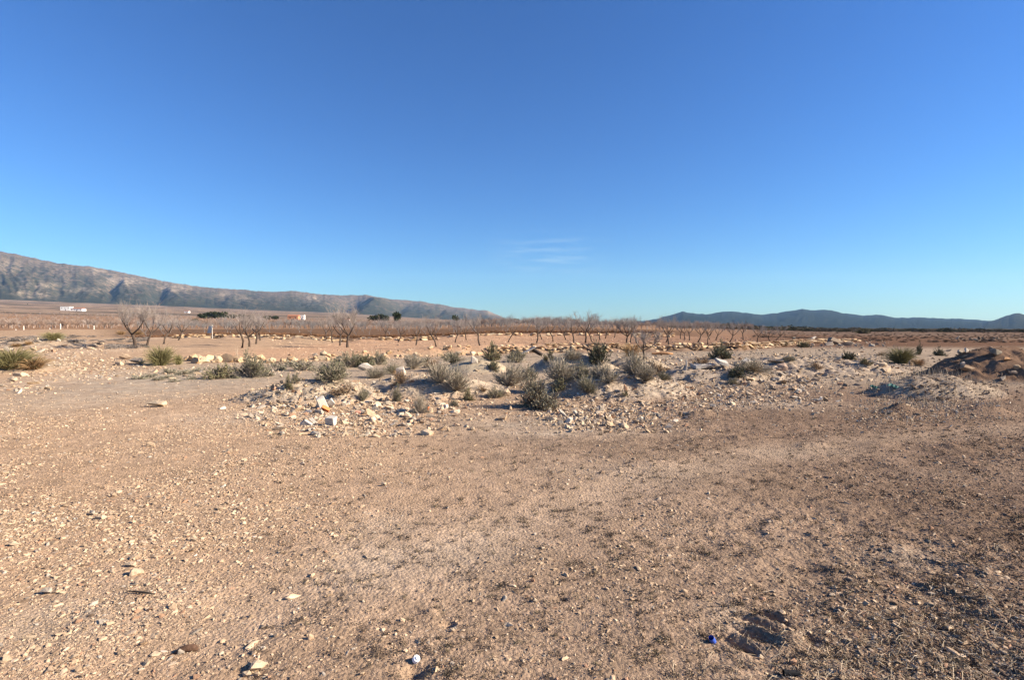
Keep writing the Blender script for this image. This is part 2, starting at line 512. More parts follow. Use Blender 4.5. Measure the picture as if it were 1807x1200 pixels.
def mesh_np(name, v, f, mats, smooth=False):
    """v (n,3), f (m,4) or (m,3) arrays"""
    me = bpy.data.meshes.new(name)
    v = np.asarray(v, np.float32); f = np.asarray(f, np.int32)
    k = f.shape[1]
    me.vertices.add(len(v)); me.vertices.foreach_set('co', v.ravel())
    me.loops.add(f.size); me.loops.foreach_set('vertex_index', f.ravel())
    me.polygons.add(len(f))
    me.polygons.foreach_set('loop_start', np.arange(0, f.size, k, dtype=np.int32))
    me.polygons.foreach_set('loop_total', np.full(len(f), k, np.int32))
    me.polygons.foreach_set('use_smooth', np.full(len(f), smooth, bool))
    for m in (mats if isinstance(mats, (list, tuple)) else [mats]):
        me.materials.append(m)
    me.update(calc_edges=True)
    me.validate()
    return me

def obj(name, me, parent=None, loc=(0, 0, 0), rot=(0, 0, 0), scale=(1, 1, 1), color=None):
    o = bpy.data.objects.new(name, me)
    COL.objects.link(o)
    o.location, o.rotation_euler, o.scale = loc, rot, scale
    if parent: o.parent = parent
    if color is not None: o.color = (*color, 1)
    return o

def set_col(me, name, c):
    at = me.color_attributes.new(name, 'FLOAT_COLOR', 'POINT')
    a = np.ones((len(c), 4), np.float32); a[:, :3] = c
    at.data.foreach_set('color', a.ravel())

def grid_faces(nr, nc, wrap=False):
    i = np.arange(nr - 1)[:, None]; j = np.arange(nc if wrap else nc - 1)[None, :]
    j2 = (j + 1) % nc
    a = i * nc + j; b = i * nc + j2; c = (i + 1) * nc + j2; d = (i + 1) * nc + j
    return np.stack([a, b, c, d], -1).reshape(-1, 4)

class MB:
    """collects tubes, ribbons and boxes for one mesh"""
    def __init__(s): s.v, s.f, s.mi = [], [], []
    def add(s, v, f, mi=0):
        k = len(s.v); s.v += [tuple(q) for q in v]
        s.f += [tuple(i + k for i in q) for q in f]; s.mi += [mi] * len(f)
    def tube(s, pts, rad, n=5, mi=0, cap=True):
        pts = [Vector(p) for p in pts]
        k = len(s.v); up = Vector((.31, .17, .93))
        for i, p in enumerate(pts):
            t = (pts[min(i + 1, len(pts) - 1)] - pts[max(i - 1, 0)]).normalized()
            u = t.cross(up)
            if u.length < .1: u = t.cross(Vector((1, 0, 0)))
            u.normalize(); w = t.cross(u)
            for a in range(n):
                q = p + (u * math.cos(6.2832 * a / n) + w * math.sin(6.2832 * a / n)) * rad[i]
                s.v.append((q.x, q.y, q.z))
        for i in range(len(pts) - 1):
            for a in range(n):
                b = (a + 1) % n
                s.f.append((k + i * n + a, k + i * n + b, k + (i + 1) * n + b, k + (i + 1) * n + a)); s.mi.append(mi)
        if cap:
            e = k + (len(pts) - 1) * n
            s.f.append(tuple(e + a for a in range(n))); s.mi.append(mi)
    def ribbon(s, pts, wid, mi=0, side=None):
        pts = [Vector(p) for p in pts]
        k = len(s.v)
        t = pts[-1] - pts[0]
        u = side or t.cross(Vector((random.uniform(-1, 1), random.uniform(-1, 1), random.uniform(-.5, .5))))
        if u.length < 1e-5: u = Vector((1, 0, 0))
        u = u.normalized()
        for p, w in zip(pts, wid):
            a, b = p - u * w, p + u * w
            s.v += [tuple(a), tuple(b)]
        for i in range(len(pts) - 1):
            s.f.append((k + 2 * i, k + 2 * i + 1, k + 2 * i + 3, k + 2 * i + 2)); s.mi.append(mi)
    def box(s, c, d, rz=0, mi=0):
        x, y, z = d[0] / 2, d[1] / 2, d[2] / 2
        cs, sn = math.cos(rz), math.sin(rz)
        v = []
        for (a, b, e) in [(-x, -y, -z), (x, -y, -z), (x, y, -z), (-x, y, -z), (-x, -y, z), (x, -y, z), (x, y, z), (-x, y, z)]:
            v.append((c[0] + a * cs - b * sn, c[1] + a * sn + b * cs, c[2] + e))
        s.add(v, [(0, 3, 2, 1), (4, 5, 6, 7), (0, 1, 5, 4), (1, 2, 6, 5), (2, 3, 7, 6), (3, 0, 4, 7)], mi)
    def mesh(s, name, mats, smooth=False):
        me = bpy.data.meshes.new(name)
        me.from_pydata(s.v, [], s.f)
        for m in (mats if isinstance(mats, (list, tuple)) else [mats]): me.materials.append(m)
        me.polygons.foreach_set('material_index', s.mi)
        me.polygons.foreach_set('use_smooth', [smooth] * len(s.f))
        me.update()
        return me

# ------------------------------------------------------------------ ground sheet
a_f = np.linspace(-R(57), R(57), 860)
a_b = np.linspace(R(57), 2 * math.pi - R(57), 50)[1:-1]
az = np.concatenate([a_f, a_b])
ys = np.arange(1330, 600, -1.35)
r_near = CAM_H * F / (ys - 572.0)
r_all = np.concatenate([np.geomspace(.12, r_near[0] * .93, 9), r_near, np.geomspace(r_near[-1] * 1.03, 9500, 130)])
RR, AA = np.meshgrid(r_all, az, indexing='ij')
gx, gy = (RR * np.sin(AA)).ravel(), (RR * np.cos(AA)).ravel()
gz = H_base(gx, gy)
gme = mesh_np('ground', np.stack([gx, gy, gz], 1), grid_faces(len(r_all), len(az), True)[:, ::-1], M_SOIL, True)
set_col(gme, 'soil', soil(gx, gy))
tag(obj('ground', gme), 'bare stony tan ground running out to a flat plain', kind='structure')

for h, hw in zip(HEAPS, HEAP_W):
    ex = 1.32 * max(hw[2], hw[3])
    st = .035 if hw[1] < 13 else (.05 if hw[1] < 20 else .08)
    nx, ny = int(2 * 1.32 * hw[2] / st), int(2 * 1.32 * hw[3] / st)
    X, Y = np.meshgrid(np.linspace(hw[0] - 1.32 * hw[2], hw[0] + 1.32 * hw[2], nx), np.linspace(hw[1] - 1.32 * hw[3], hw[1] + 1.32 * hw[3], ny))
    x, y = X.ravel(), Y.ravel()
    hh = heap_h(x, y, hw)
    z = H_base(x, y) + hh - .012
    keep = hh > -.06
    f = grid_faces(ny, nx)
    f = f[keep[f].all(1)]
    used = np.unique(f); remap = np.zeros(len(x), np.int32); remap[used] = np.arange(len(used))
    c = np.array(h[9])[None, :] * (1 + .16 * fbm(x * 2, y * 2, 300 + hw[7], 4))[:, None] * (1 + .10 * fbm(x * 9, y * 9, 310 + hw[7], 3))[:, None]
    w = sstep(hh, .0, .16)[:, None]
    c = soil(x, y) * (1 - w) + c * w
    c = c * (1 - w) + c * w * np.array((.76, .725, .665))
    me = mesh_np(h[0], np.stack([x, y, z], 1)[used], remap[f], M_SOIL, True)
    set_col(me, 'soil', np.clip(c[used], .02, .8))
    tag(obj(h[0], me), h[1], kind='structure')

# ------------------------------------------------------------------ mountains
def mountain_material(name, dark, rock, pale, sc):
    m, n, l, b = mat_new(name, 1.0)
    b.inputs['Specular IOR Level'].default_value = 0
    geo = n.new('ShaderNodeNewGeometry'); P = geo.outputs['Position']
    at = n.new('ShaderNodeAttribute'); at.attribute_name = 'cover'
    sep = n.new('ShaderNodeSeparateColor'); l.new(at.outputs['Color'], sep.inputs[0])
    n1 = n_noise(n, l, .017 * sc, 6, P, .82)
    n2 = n_noise(n, l, .009 * sc, 5, P, .65)
    add = n.new('ShaderNodeMath'); add.operation = 'ADD'; l.new(n1, add.inputs[0]); l.new(sep.outputs[0], add.inputs[1])
    mix = n.new('ShaderNodeMix'); mix.data_type = 'RGBA'
    mix.inputs[6].default_value = (*dark, 1); mix.inputs[7].default_value = (*rock, 1)
    l.new(n_range(n, l, add.outputs[0], .47, .57, 0, 1), mix.inputs[0])
    mix2 = n.new('ShaderNodeMix'); mix2.data_type = 'RGBA'
    l.new(mix.outputs[2], mix2.inputs[6]); mix2.inputs[7].default_value = (*pale, 1)
    mu = n.new('ShaderNodeMath'); mu.operation = 'MULTIPLY'
    l.new(n_range(n, l, n1, .42, .58, 0, 1), mu.inputs[0]); l.new(sep.outputs[1], mu.inputs[1])
    l.new(mu.outputs[0], mix2.inputs[0])
    c = n_mul(n, l, mix2.outputs[2], n_range(n, l, n2, .3, .7, .8, 1.2))
    l.new(c, b.inputs['Base Color'])
    n_bump(n, l, b, n1, 1.0, 14.0)
    return m

def range_mesh(name, u, prof, depth, footk, noise_amp, freq, seed, mat, label, bare, pale_spots, sharp=1.2, rows=110, spurs=()):
    up = np.array([p[0] for p in prof], float); vp = np.array([p[1] for p in prof], float)
    yr = np.interp(u, up, vp)
    Dy = np.interp(u, depth[0], depth[1])
    jag = fbm(u * .06, u * 0 + .5, seed + 3, 5, .7) * 2.4
    dx = (u - CX) / F; dyy = (CY - (yr - jag)) / F
    ry = math.cos(PITCH) + dyy * math.sin(PITCH); rz = -math.sin(PITCH) + dyy * math.cos(PITCH)
    q = dx / ry
    zr = CAM_H + Dy * rz / ry
    ts = np.concatenate([np.linspace(-.06, 1, rows), np.linspace(1.03, 1.3, 8)])
    T, U = np.meshgrid(ts, np.arange(len(u)), indexing='ij')
    D = Dy[U] * (footk + (1 - footk) * T)
    X = q[U] * D
    zf = H_macro((q * Dy * footk), Dy * footk)[U]
    s = np.where(T <= 1, np.sign(T) * np.abs(T) ** sharp, 1 - (T - 1) * 3.4)
    # spurs and gullies running down the face
    along = u[U] * freq + 0.22 * fbm(T * 3 + .2, u[U] * freq * .6, seed, 3)
    spur = 1 - 2.2 * np.abs(fbm(along, T * .9 + 4, seed + 5, 2))
    spur2 = 1 - 2.2 * np.abs(fbm(along * 2.9, T * 2.1 + 9, seed + 8, 3))
    fin = fbm(along * 9, T * 9, seed + 12, 4)
    env = np.clip(T * 3.2, 0, 1) * np.clip((1 - T) * 2.2, 0, 1) ** .8
    env = np.where(T > 1, 0, env)
    Z = zf + (zr[U] - zf) * (s + env * noise_amp * (.75 * (spur - .3) + .35 * (spur2 - .3)) + .018 * fin * np.clip(T * 4, 0, 1) * np.clip((1.0 - T) * 12, 0.12, 1))
    for (u0, wl_, wr_, am) in spurs:             # single spurs with a steep side towards the left
        q_ = u[U] - u0 + 26 * (1 - T) + 7 * fbm(T * 5, u[U] * .03, seed + 21, 3)
        sh = np.where(q_ < 0, np.exp(-(q_ / wl_) ** 2), np.exp(-(q_ / wr_) ** 2))
        Z = Z + (zr[U] - zf) * am * sh * np.clip(T * 2, 0, 1) * np.clip((1.0 - T) * 2, 0, 1)
    lim = CAM_H + D * ((zr - CAM_H) / Dy)[U]           # nothing on the near face may stand above the crest
    drop = lim - (zr[U] - zf) * .035 * np.clip((1 - T) * 4, 0, 1)
    Z = np.where((T < 1) & (Z > drop), drop - .25 * np.minimum(Z - drop, 60), Z)
    Z = np.where(T < 0, zf - 30, Z)
    v = np.stack([X.ravel(), D.ravel(), Z.ravel()], 1)
    me = mesh_np(name, v, grid_faces(len(ts), len(u)), mat, True)
    cov = np.zeros((v.shape[0], 3))
    c0 = bare(T, spur, spur2)
    pv = np.zeros_like(T)
    ypix = CY - F * np.tan(np.arctan2(Z - CAM_H, D) + PITCH)
    for (a, b_, wx, wy, st) in pale_spots:
        e = ((u[U] - a + 14 * fin) / wx) ** 2 + ((ypix - b_ + 6 * fin) / wy) ** 2
        pv = np.maximum(pv, st * np.exp(-e * 1.2))
    cov[:, 0] = c0.ravel(); cov[:, 1] = np.clip(pv, 0, 1).ravel()
    set_col(me, 'cover', cov)
    return tag(obj(name, me), label, kind='structure')

M_MTN = mountain_material('scrub_mountain', (.036, .040, .026), (.155, .120, .086), (.42, .345, .26), 1.0)
M_HILL = mountain_material('pine_hill', (.012, .017, .011), (.032, .033, .020), (.3, .25, .2), 1.0)
PROF_L = [(-420, 390), (-200, 415), (0, 443), (60, 455), (100, 464), (160, 470), (220, 481), (290, 496), (350, 505), (420, 511),
          (480, 515), (520, 513), (560, 519), (600, 521), (645, 520), (690, 528), (740, 531), (790, 540), (830, 546), (860, 548), (885, 559), (905, 571), (915, 574)]
range_mesh('mountain', np.arange(-420, 915, 2.0), PROF_L, ([-420, 0, 450, 905], [4300, 4500, 5600, 7600]), .60, .10, .0125, 400, M_MTN,
           'long brown scrub covered mountain ridge sloping down to the right', lambda T, s, s2: .17 * (T - .62) - .03 + .05 * s,
           [(215, 495, 30, 8, 1), (310, 508, 24, 7, .9), (60, 520, 35, 6, .9), (550, 526, 14, 6, .8), (75, 503, 45, 7, .6), (15, 468, 20, 10, .5),
            (145, 512, 50, 5, .45), (400, 520, 20, 5, .5), (175, 478, 14, 8, .5), (430, 527, 16, 4, .5), (870, 551, 14, 4, .6)],
           spurs=[(628, 26, 17, -.42), (674, 14, 34, .28), (722, 16, 10, -.16), (212, 20, 10, -.17), (296, 16, 9, -.13), (408, 14, 8, -.09), (790, 10, 7, -.12)])
PROF_R = [(1060, 573), (1095, 570), (1150, 565), (1180, 557), (1205, 550), (1218, 552), (1245, 555), (1285, 549), (1320, 552), (1345, 555.5), (1372, 552), (1400, 548),
          (1416, 545), (1436, 548), (1465, 547), (1490, 553), (1525, 556.5), (1545, 555), (1580, 560), (1640, 561), (1700, 562.5), (1730, 565),
          (1760, 567), (1850, 568), (2000, 560), (2250, 545)]
range_mesh('hills', np.arange(1060, 1990, 2.0), PROF_R, ([1060, 2250], [6800, 5600]), .62, .16, .016, 500, M_HILL,
           'low dark blue wooded hills along the right horizon', lambda T, s, s2: T * 0 - .05, [], 1.0, 60)
PROF_C = [(1728, 573), (1760, 563), (1780, 556), (1792, 552.5), (1800, 553), (1812, 557), (1850, 566), (1890, 573)]
range_mesh('hills', np.arange(1728, 1890, 1.5), PROF_C, ([1728, 1890], [4700, 4700]), .75, .1, .02, 530, M_HILL,
           'small cone shaped wooded hill at the right edge', lambda T, s, s2: .12 * T, [], 1.0, 40)

# ------------------------------------------------------------------ haze
def make_haze():
    m = bpy.data.materials.new('air'); m.use_nodes = True
    n, l = m.node_tree.nodes, m.node_tree.links
    n.clear()
    o = n.new('ShaderNodeOutputMaterial'); pv = n.new('ShaderNodeVolumePrincipled')
    pv.inputs['Color'].default_value = (.28, .51, .88, 1)
    pv.inputs['Density'].default_value = 4.6e-5
    pv.inputs['Absorption Color'].default_value = (1, 1, 1, 1)      # clear air: it scatters, it does not soak light up
    pv.inputs['Anisotropy'].default_value = 0.0
    l.new(pv.outputs[0], o.inputs['Volume'])
    b = MB(); b.box((0, 0, 500), (23000, 23000, 1150))
    me = b.mesh('haze', m)
    tag(obj('haze', me), 'thin blue air between the plain and the far hills', kind='stuff')
make_haze()

# ------------------------------------------------------------------ stones
def stone_mesh(seed, npts, flat, angular, elong=1.0, mat=None, name='stone'):
    r = random.Random(seed)
    bm = bmesh.new()
    for i in range(npts):
        while True:
            p = Vector((r.uniform(-1, 1), r.uniform(-1, 1), r.uniform(-1, 1)))
            if .15 < p.length < 1: break
        p.normalize()
        k = r.uniform(1 - .30 * angular, 1)
        if angular > .8:                          # blocky: push towards a box
            mx = max(abs(p.x), abs(p.y), abs(p.z)); p = p * (.45 + .55 / mx * .72)
        bm.verts.new((p.x * k * elong, p.y * k, p.z * k * flat))
    res = bmesh.ops.convex_hull(bm, input=bm.verts)
    dead = [g for g in res['geom_interior'] if isinstance(g, bmesh.types.BMVert)]
    bmesh.ops.delete(bm, geom=dead, context='VERTS')
    me = bpy.data.meshes.new(name)
    bm.to_mesh(me); bm.free()
    me.materials.append(mat)
    return me

SHAPES = [(0, 15, .62, .5, 1.25, 'rounded'), (1, 13, .7, 1, 1.1, 'angular'), (2, 16, .42, .6, 1.35, 'flat'), (3, 14, .8, .9, 1.0, 'blocky'),
          (4, 14, .5, .8, 1.6, 'long'), (5, 18, .7, .4, 1.1, 'rounded'), (6, 12, .55, 1, 1.2, 'angular'), (7, 16, .4, .9, 1.4, 'flat')]
PROTO_C = bpy.data.collections.new('stone_kinds')   # not linked to the scene: only picked from by the gravel
ST_MESH = []
for (sd_, npt, fl, an, el, w) in SHAPES:
    ST_MESH.append(stone_mesh(900 + sd_, npt, fl, an, el, M_STONE))
    mi = stone_mesh(900 + sd_, npt, fl, an, el, M_STONE_I)
    o = bpy.data.objects.new('pebble_%d' % sd_, mi)
    PROTO_C.objects.link(o)
ST_BIG = [stone_mesh(950 + i, 15 + i % 4, .62 + .05 * (i % 3), .95, 1.15, M_STONE) for i in range(6)]

def scatter_group(name, coll):
    ng = bpy.data.node_groups.new(name, 'GeometryNodeTree')
    ng.interface.new_socket('Geometry', in_out='INPUT', socket_type='NodeSocketGeometry')
    ng.interface.new_socket('Geometry', in_out='OUTPUT', socket_type='NodeSocketGeometry')
    n, l = ng.nodes, ng.links
    gi, go = n.new('NodeGroupInput'), n.new('NodeGroupOutput')
    ci = n.new('GeometryNodeCollectionInfo')
    ci.inputs['Collection'].default_value = coll
    ci.inputs['Separate Children'].default_value = True
    ci.inputs['Reset Children'].default_value = True
    ip = n.new('GeometryNodeInstanceOnPoints')
    ip.inputs['Pick Instance'].default_value = True
    def named(t, nm):
        a = n.new('GeometryNodeInputNamedAttribute'); a.data_type = t; a.inputs[0].default_value = nm
        return a.outputs[0]
    l.new(gi.outputs[0], ip.inputs['Points'])
    l.new(ci.outputs[0], ip.inputs['Instance'])
    l.new(named('INT', 'pick'), ip.inputs['Instance Index'])
    l.new(named('FLOAT_VECTOR', 'turn'), ip.inputs['Rotation'])
    l.new(named('FLOAT_VECTOR', 'size'), ip.inputs['Scale'])
    l.new(ip.outputs[0], go.inputs[0])
    return ng

def scatter(name, pos, turn, size, pick, tint, coll, label):
    me = bpy.data.meshes.new(name)
    k = len(pos)
    me.vertices.add(k); me.vertices.foreach_set('co', np.asarray(pos, np.float32).ravel())
    for nm, t, dat in (('turn', 'FLOAT_VECTOR', turn), ('size', 'FLOAT_VECTOR', size)):
        a = me.attributes.new(nm, t, 'POINT'); a.data.foreach_set('vector', np.asarray(dat, np.float32).ravel())
    a = me.attributes.new('pick', 'INT', 'POINT'); a.data.foreach_set('value', np.asarray(pick, np.int32))
    a = me.attributes.new('tint', 'FLOAT_COLOR', 'POINT')
    c = np.ones((k, 4), np.float32); c[:, :3] = tint
    a.data.foreach_set('color', c.ravel())
    o = obj(name, me)
    md = o.modifiers.new('scatter', 'NODES'); md.node_group = scatter_group(name, coll)
    tag(o, label, kind='stuff')
    return o

TINTS = {'cream': (.52, .40, .275), 'tan': (.46, .335, .22), 'grey': (.37, .315, .25), 'brown': (.20, .14, .095), 'reddish': (.38, .23, .145), 'white': (.60, .52, .42)}
TN = list(TINTS); TA = .84 * np.array([TINTS[k] for k in TN])

def backproject(px, py, z=0.0):
    dx, dy = (px - CX) / F, (CY - py) / F
    ry, rz = math.cos(PITCH) + dy * math.sin(PITCH), -math.sin(PITCH) + dy * math.cos(PITCH)
    t = (z - CAM_H) / rz
    return dx * t, ry * t

# gravel over the open ground
N = 185000
py = 640 + (1290 - 640) * rng.random(N) ** 1.0
px = rng.uniform(-120, 1930, N)
x, y = backproject(px, py)
spx = 1.9 * rng.random(N) ** (-1 / 2.15) * np.interp(px, [-120, 450, 900, 1930], [1.22, 1.22, .95, .95])                     # size in photo pixels, power law
d = np.hypot(x, y)
size = spx * d / F
cap = (.036 + .03 * rng.random(N) ** 2) * np.interp(px, [0, 450, 900], [1.05, 1.05, 1])
dens = np.interp(px, [-120, 200, 600, 900, 1200, 1500, 1930], [1.0, 1.0, .8, .50, .55, .62, .75])
dens = dens * (0.12 + 1.15 * sstep(fbm(x * .55, y * .55, 600, 5, .6), -.28, .32))
track = np.exp(-(track_dist(x, y)[0] / .42) ** 2)     # dusty trodden lane
dens = dens * (1 - .7 * track) * np.interp(py, [640, 980, 1090, 1290], [1, 1, .45, .4])
dens = dens * (1 - .75 * np.exp(-((px - (240 - .9 * (py - 600))) / 85) ** 2) * (1 - sstep(py, 700, 780)))
dens = np.maximum(dens, .8 * sstep(px, 1250, 1500) * sstep(py, 950, 1080))
heap = np.zeros(N)
for hw in HEAP_W:
    k = (np.abs(x - hw[0]) < 4) & (np.abs(y - hw[1]) < 4)
    heap[k] = np.maximum(heap[k], heap_h(x[k], y[k], hw))
ok = (rng.random(N) < dens) & (size < cap) & (y < 24)
x, y, d, size, px, py = x[ok], y[ok], d[ok], size[ok], px[ok], py[ok]
def tint_pick(x, y, k):
    r = sstep(x, .3, 3.6)
    u = rng.random(k)
    pl = np.array([.22, .60, .08, .05, .04, .01]); pr = np.array([.08, .30, .07, .40, .15, .0])
    P = np.cumsum(pl[None] * (1 - r[:, None]) + pr[None] * r[:, None], 1)
    P /= P[:, -1:]
    return (u[:, None] > P).sum(1).clip(0, 5)
def stone_arrays(x, y, size, sink=.24):
    k = len(x)
    z = H(x, y)
    ti = tint_pick(x, y, k)
    col = TA[ti] * (1 + .22 * rng.standard_normal((k, 1))).clip(.6, 1.5)
    turn = np.stack([rng.normal(0, .25, k), rng.normal(0, .25, k), rng.uniform(0, 6.28, k)], 1)
    s3 = (size / 2)[:, None] * np.stack([rng.uniform(.75, 1.3, k), rng.uniform(.6, 1.1, k), rng.uniform(.5, 1.1, k)], 1)
    z = z + s3[:, 2] * (.62 - 2 * sink)
    return np.stack([x, y, z], 1), turn, s3, rng.integers(0, len(SHAPES), k), col, ti

pos, turn, s3, pick, col, ti = stone_arrays(x, y, size)
app = size * F / d
vis = (px > 3) & (px < 1804) & (py < 1197)
order = np.argsort(-np.where(vis, app, 0))
big = order[:215]
rest = np.ones(len(x), bool); rest[big] = False
scatter('gravel', pos[rest], turn[rest], s3[rest], pick[rest], col[rest], PROTO_C, 'loose gravel and pebbles strewn over the bare ground')

# finest grit between the pebbles
K = 90000
gx_, gy_ = backproject(rng.uniform(-60, 1870, K), 690 + 580 * rng.random(K))
gd = np.hypot(gx_, gy_)
gs = rng.uniform(1.1, 2.3, K) * gd / F
kp = rng.random(K) < (.25 + .9 * sstep(fbm(gx_ * 1.3, gy_ * 1.3, 610, 4), -.35, .3))
kp &= np.array(gs < .03)
gx_, gy_, gs = gx_[kp], gy_[kp], gs[kp]
k = len(gx_)
gc = soil(gx_, gy_) * np.where(rng.random((k, 1)) < .3, .55, 1.2) * rng.uniform(.75, 1.25, (k, 1))
scatter('grit', np.stack([gx_, gy_, H(gx_, gy_) + gs * .12], 1), rng.uniform(0, 6.28, (k, 3)), (gs / 2)[:, None] * rng.uniform(.6, 1.2, (k, 3)), rng.integers(0, len(SHAPES), k), np.clip(gc, .02, .8), PROTO_C,
        'fine grit lying between the pebbles of the open ground')

def zone_words(px, py):
    h = 'left' if px < 520 else ('middle' if px < 1010 else ('right of the middle' if px < 1400 else 'far right'))
    v = 'nearest the camera' if py > 1010 else ('at half distance' if py > 840 else 'towards the rubble')
    return '%s, %s' % (h, v)
for i in big:
    shp, tn = SHAPES[pick[i]][5], TN[ti[i]]
    o = obj('stone', ST_MESH[pick[i]], None, pos[i], turn[i], s3[i], np.clip(col[i], 0, .8))
    tag(o, '%s %s %s stone loose on the gravel %s' % ('bigger' if app[i] > 15 else 'smaller', shp, tn, zone_words(px[i], py[i])), 'stone', 'loose stones on the open ground')

# rubble: broken stones on the heaps
RUB = []
def rub_zone(cx, cy, wx, wy, n, smax, q=1.0):
    RUB.append((cx, cy, wx, wy, n, smax, q))
rub_zone(560, 705, 150, 32, 900, .20); rub_zone(500, 700, 90, 22, 300, .16); rub_zone(690, 700, 120, 40, 800, .22); rub_zone(780, 690, 110, 40, 500, .22)
rub_zone(1080, 705, 170, 30, 1500, .17); rub_zone(1050, 718, 110, 14, 450, .19); rub_zone(1240, 675, 130, 26, 1000, .17); rub_zone(950, 680, 110, 36, 450, .2)
rub_zone(1390, 665, 150, 28, 800, .24); rub_zone(1480, 640, 140, 24, 400, .28); rub_zone(1330, 690, 140, 14, 500, .14); rub_zone(1190, 640, 130, 14, 350, .25)
rub_zone(1720, 660, 100, 30, 260, .13); rub_zone(1640, 692, 110, 16, 500, .08); rub_zone(1600, 712, 150, 14, 400, .08); rub_zone(60, 615, 110, 12, 250, .45)
rub_zone(150, 640, 160, 22, 700, .14); rub_zone(420, 645, 220, 10, 300, .3); rub_zone(700, 628, 160, 8, 200, .45); rub_zone(1150, 625, 200, 10, 300, .4)
rub_zone(610, 735, 120, 10, 260, .10); rub_zone(1500, 604, 90, 6, 120, .6); rub_zone(1735, 594, 50, 4, 60, .7); rub_zone(40, 670, 60, 8, 60, .28); rub_zone(1430, 622, 220, 12, 500, .3); rub_zone(1520, 640, 160, 20, 300, .22)
qx, qy, qs, qpx, qpy = [], [], [], [], []
T_ = 1.3 * 1.012 ** np.arange(0, 420)
for (cx, cy, wx, wy, n, smax, q) in RUB:
    n = int(n * 1.7)
    ppx = cx + wx * rng.normal(0, .5, n).clip(-1.1, 1.1); ppy = cy + wy * rng.normal(0, .5, n).clip(-1.1, 1.1)
    for a, b in zip(ppx, ppy):
        hx, hy = backproject(a, max(b, 580.0), 0.22)
        qx.append(hx); qy.append(hy); qpx.append(a); qpy.append(b)
    dd = np.hypot(np.array(qx[-n:]), np.array(qy[-n:]))
    s = np.maximum(.024, 1.8 * dd / F) * rng.random(n) ** (-1 / 2.0)
    qs += list(np.where(s > smax, smax * rng.uniform(.25, 1, n), s))
qx, qy, qs, qpx, qpy = map(np.array, (qx, qy, qs, qpx, qpy))
pos, turn, s3, pick, col, ti = stone_arrays(qx, qy, qs, .2)
turn[:, :2] *= 1.8
rr = rng.random(len(qx)); ti = np.where(rr < .40, 0, np.where(rr < .65, 1, np.where(rr < .9, 2, np.where(rr < .95, 4, 5))))
ti = np.where((qpx > 1590) & (qpy < 690) & (rng.random(len(qx)) < .88), 3, ti)
col = TA[ti] * (1 + .18 * rng.standard_normal((len(qx), 1))).clip(.6, 1.4)
app = qs * F / np.hypot(qx, qy)
order = np.argsort(-np.where((qpx > 5) & (qpx < 1800), app, 0)); big = order[:285]
rest = np.ones(len(qx), bool); rest[big] = False
scatter('rubble', pos[rest], turn[rest], s3[rest], pick[rest], col[rest], PROTO_C, 'small broken stones covering the rubble heaps')
def rub_words(px, py):
    if px < 330: return 'on the stony bank at the far left'
    if py < 634: return 'along the foot of the terrace wall'
    if px < 640: return 'on the heap left of the white block'
    if px < 880: return 'among the shrubs of the middle heap'
    if px < 1180: return 'on the stone slope by the darkest bush'
    if px < 1580: return 'on the low rubble left of the dark mound'
    return 'on the mounds at the right edge'
for i in big:
    o = obj('rubble_stone', ST_MESH[pick[i]], None, pos[i], turn[i], s3[i], np.clip(col[i], 0, .8))
    tag(o, '%s %s %s broken stone %s' % ('big' if app[i] > 19 else ('middling' if app[i] > 14 else 'small'), SHAPES[pick[i]][5], TN[ti[i]], rub_words(qpx[i], qpy[i])), 'stone', 'broken stones of the rubble heaps')

K = 6500
fy = 22 + 26 * rng.random(K); fx = rng.uniform(-16, 34, K) * (fy / 34)
yw_ = np.interp(fx, WALL_X, WALL_Y); kp = (fy > yw_ + .6)
fx, fy = fx[kp], fy[kp]
sz = np.clip(.045 * rng.random(len(fx)) ** (-1 / 2.3), 0, .22)
pos, turn, s3, pick, col, ti = stone_arrays(fx, fy, sz, .3)
tn_ = np.interp(CX + F * fx / fy, [600, 1000, 1300], [0, .6, 1])[:, None]
col = (np.array((.50, .36, .24)) * (1 - tn_) + np.array((.33, .22, .15)) * tn_) * rng.uniform(.7, 1.25, (len(fx), 1))
scatter('field_stones', pos, turn, s3, pick, col, PROTO_C, 'small stones turned up by ploughing between the almond trees')

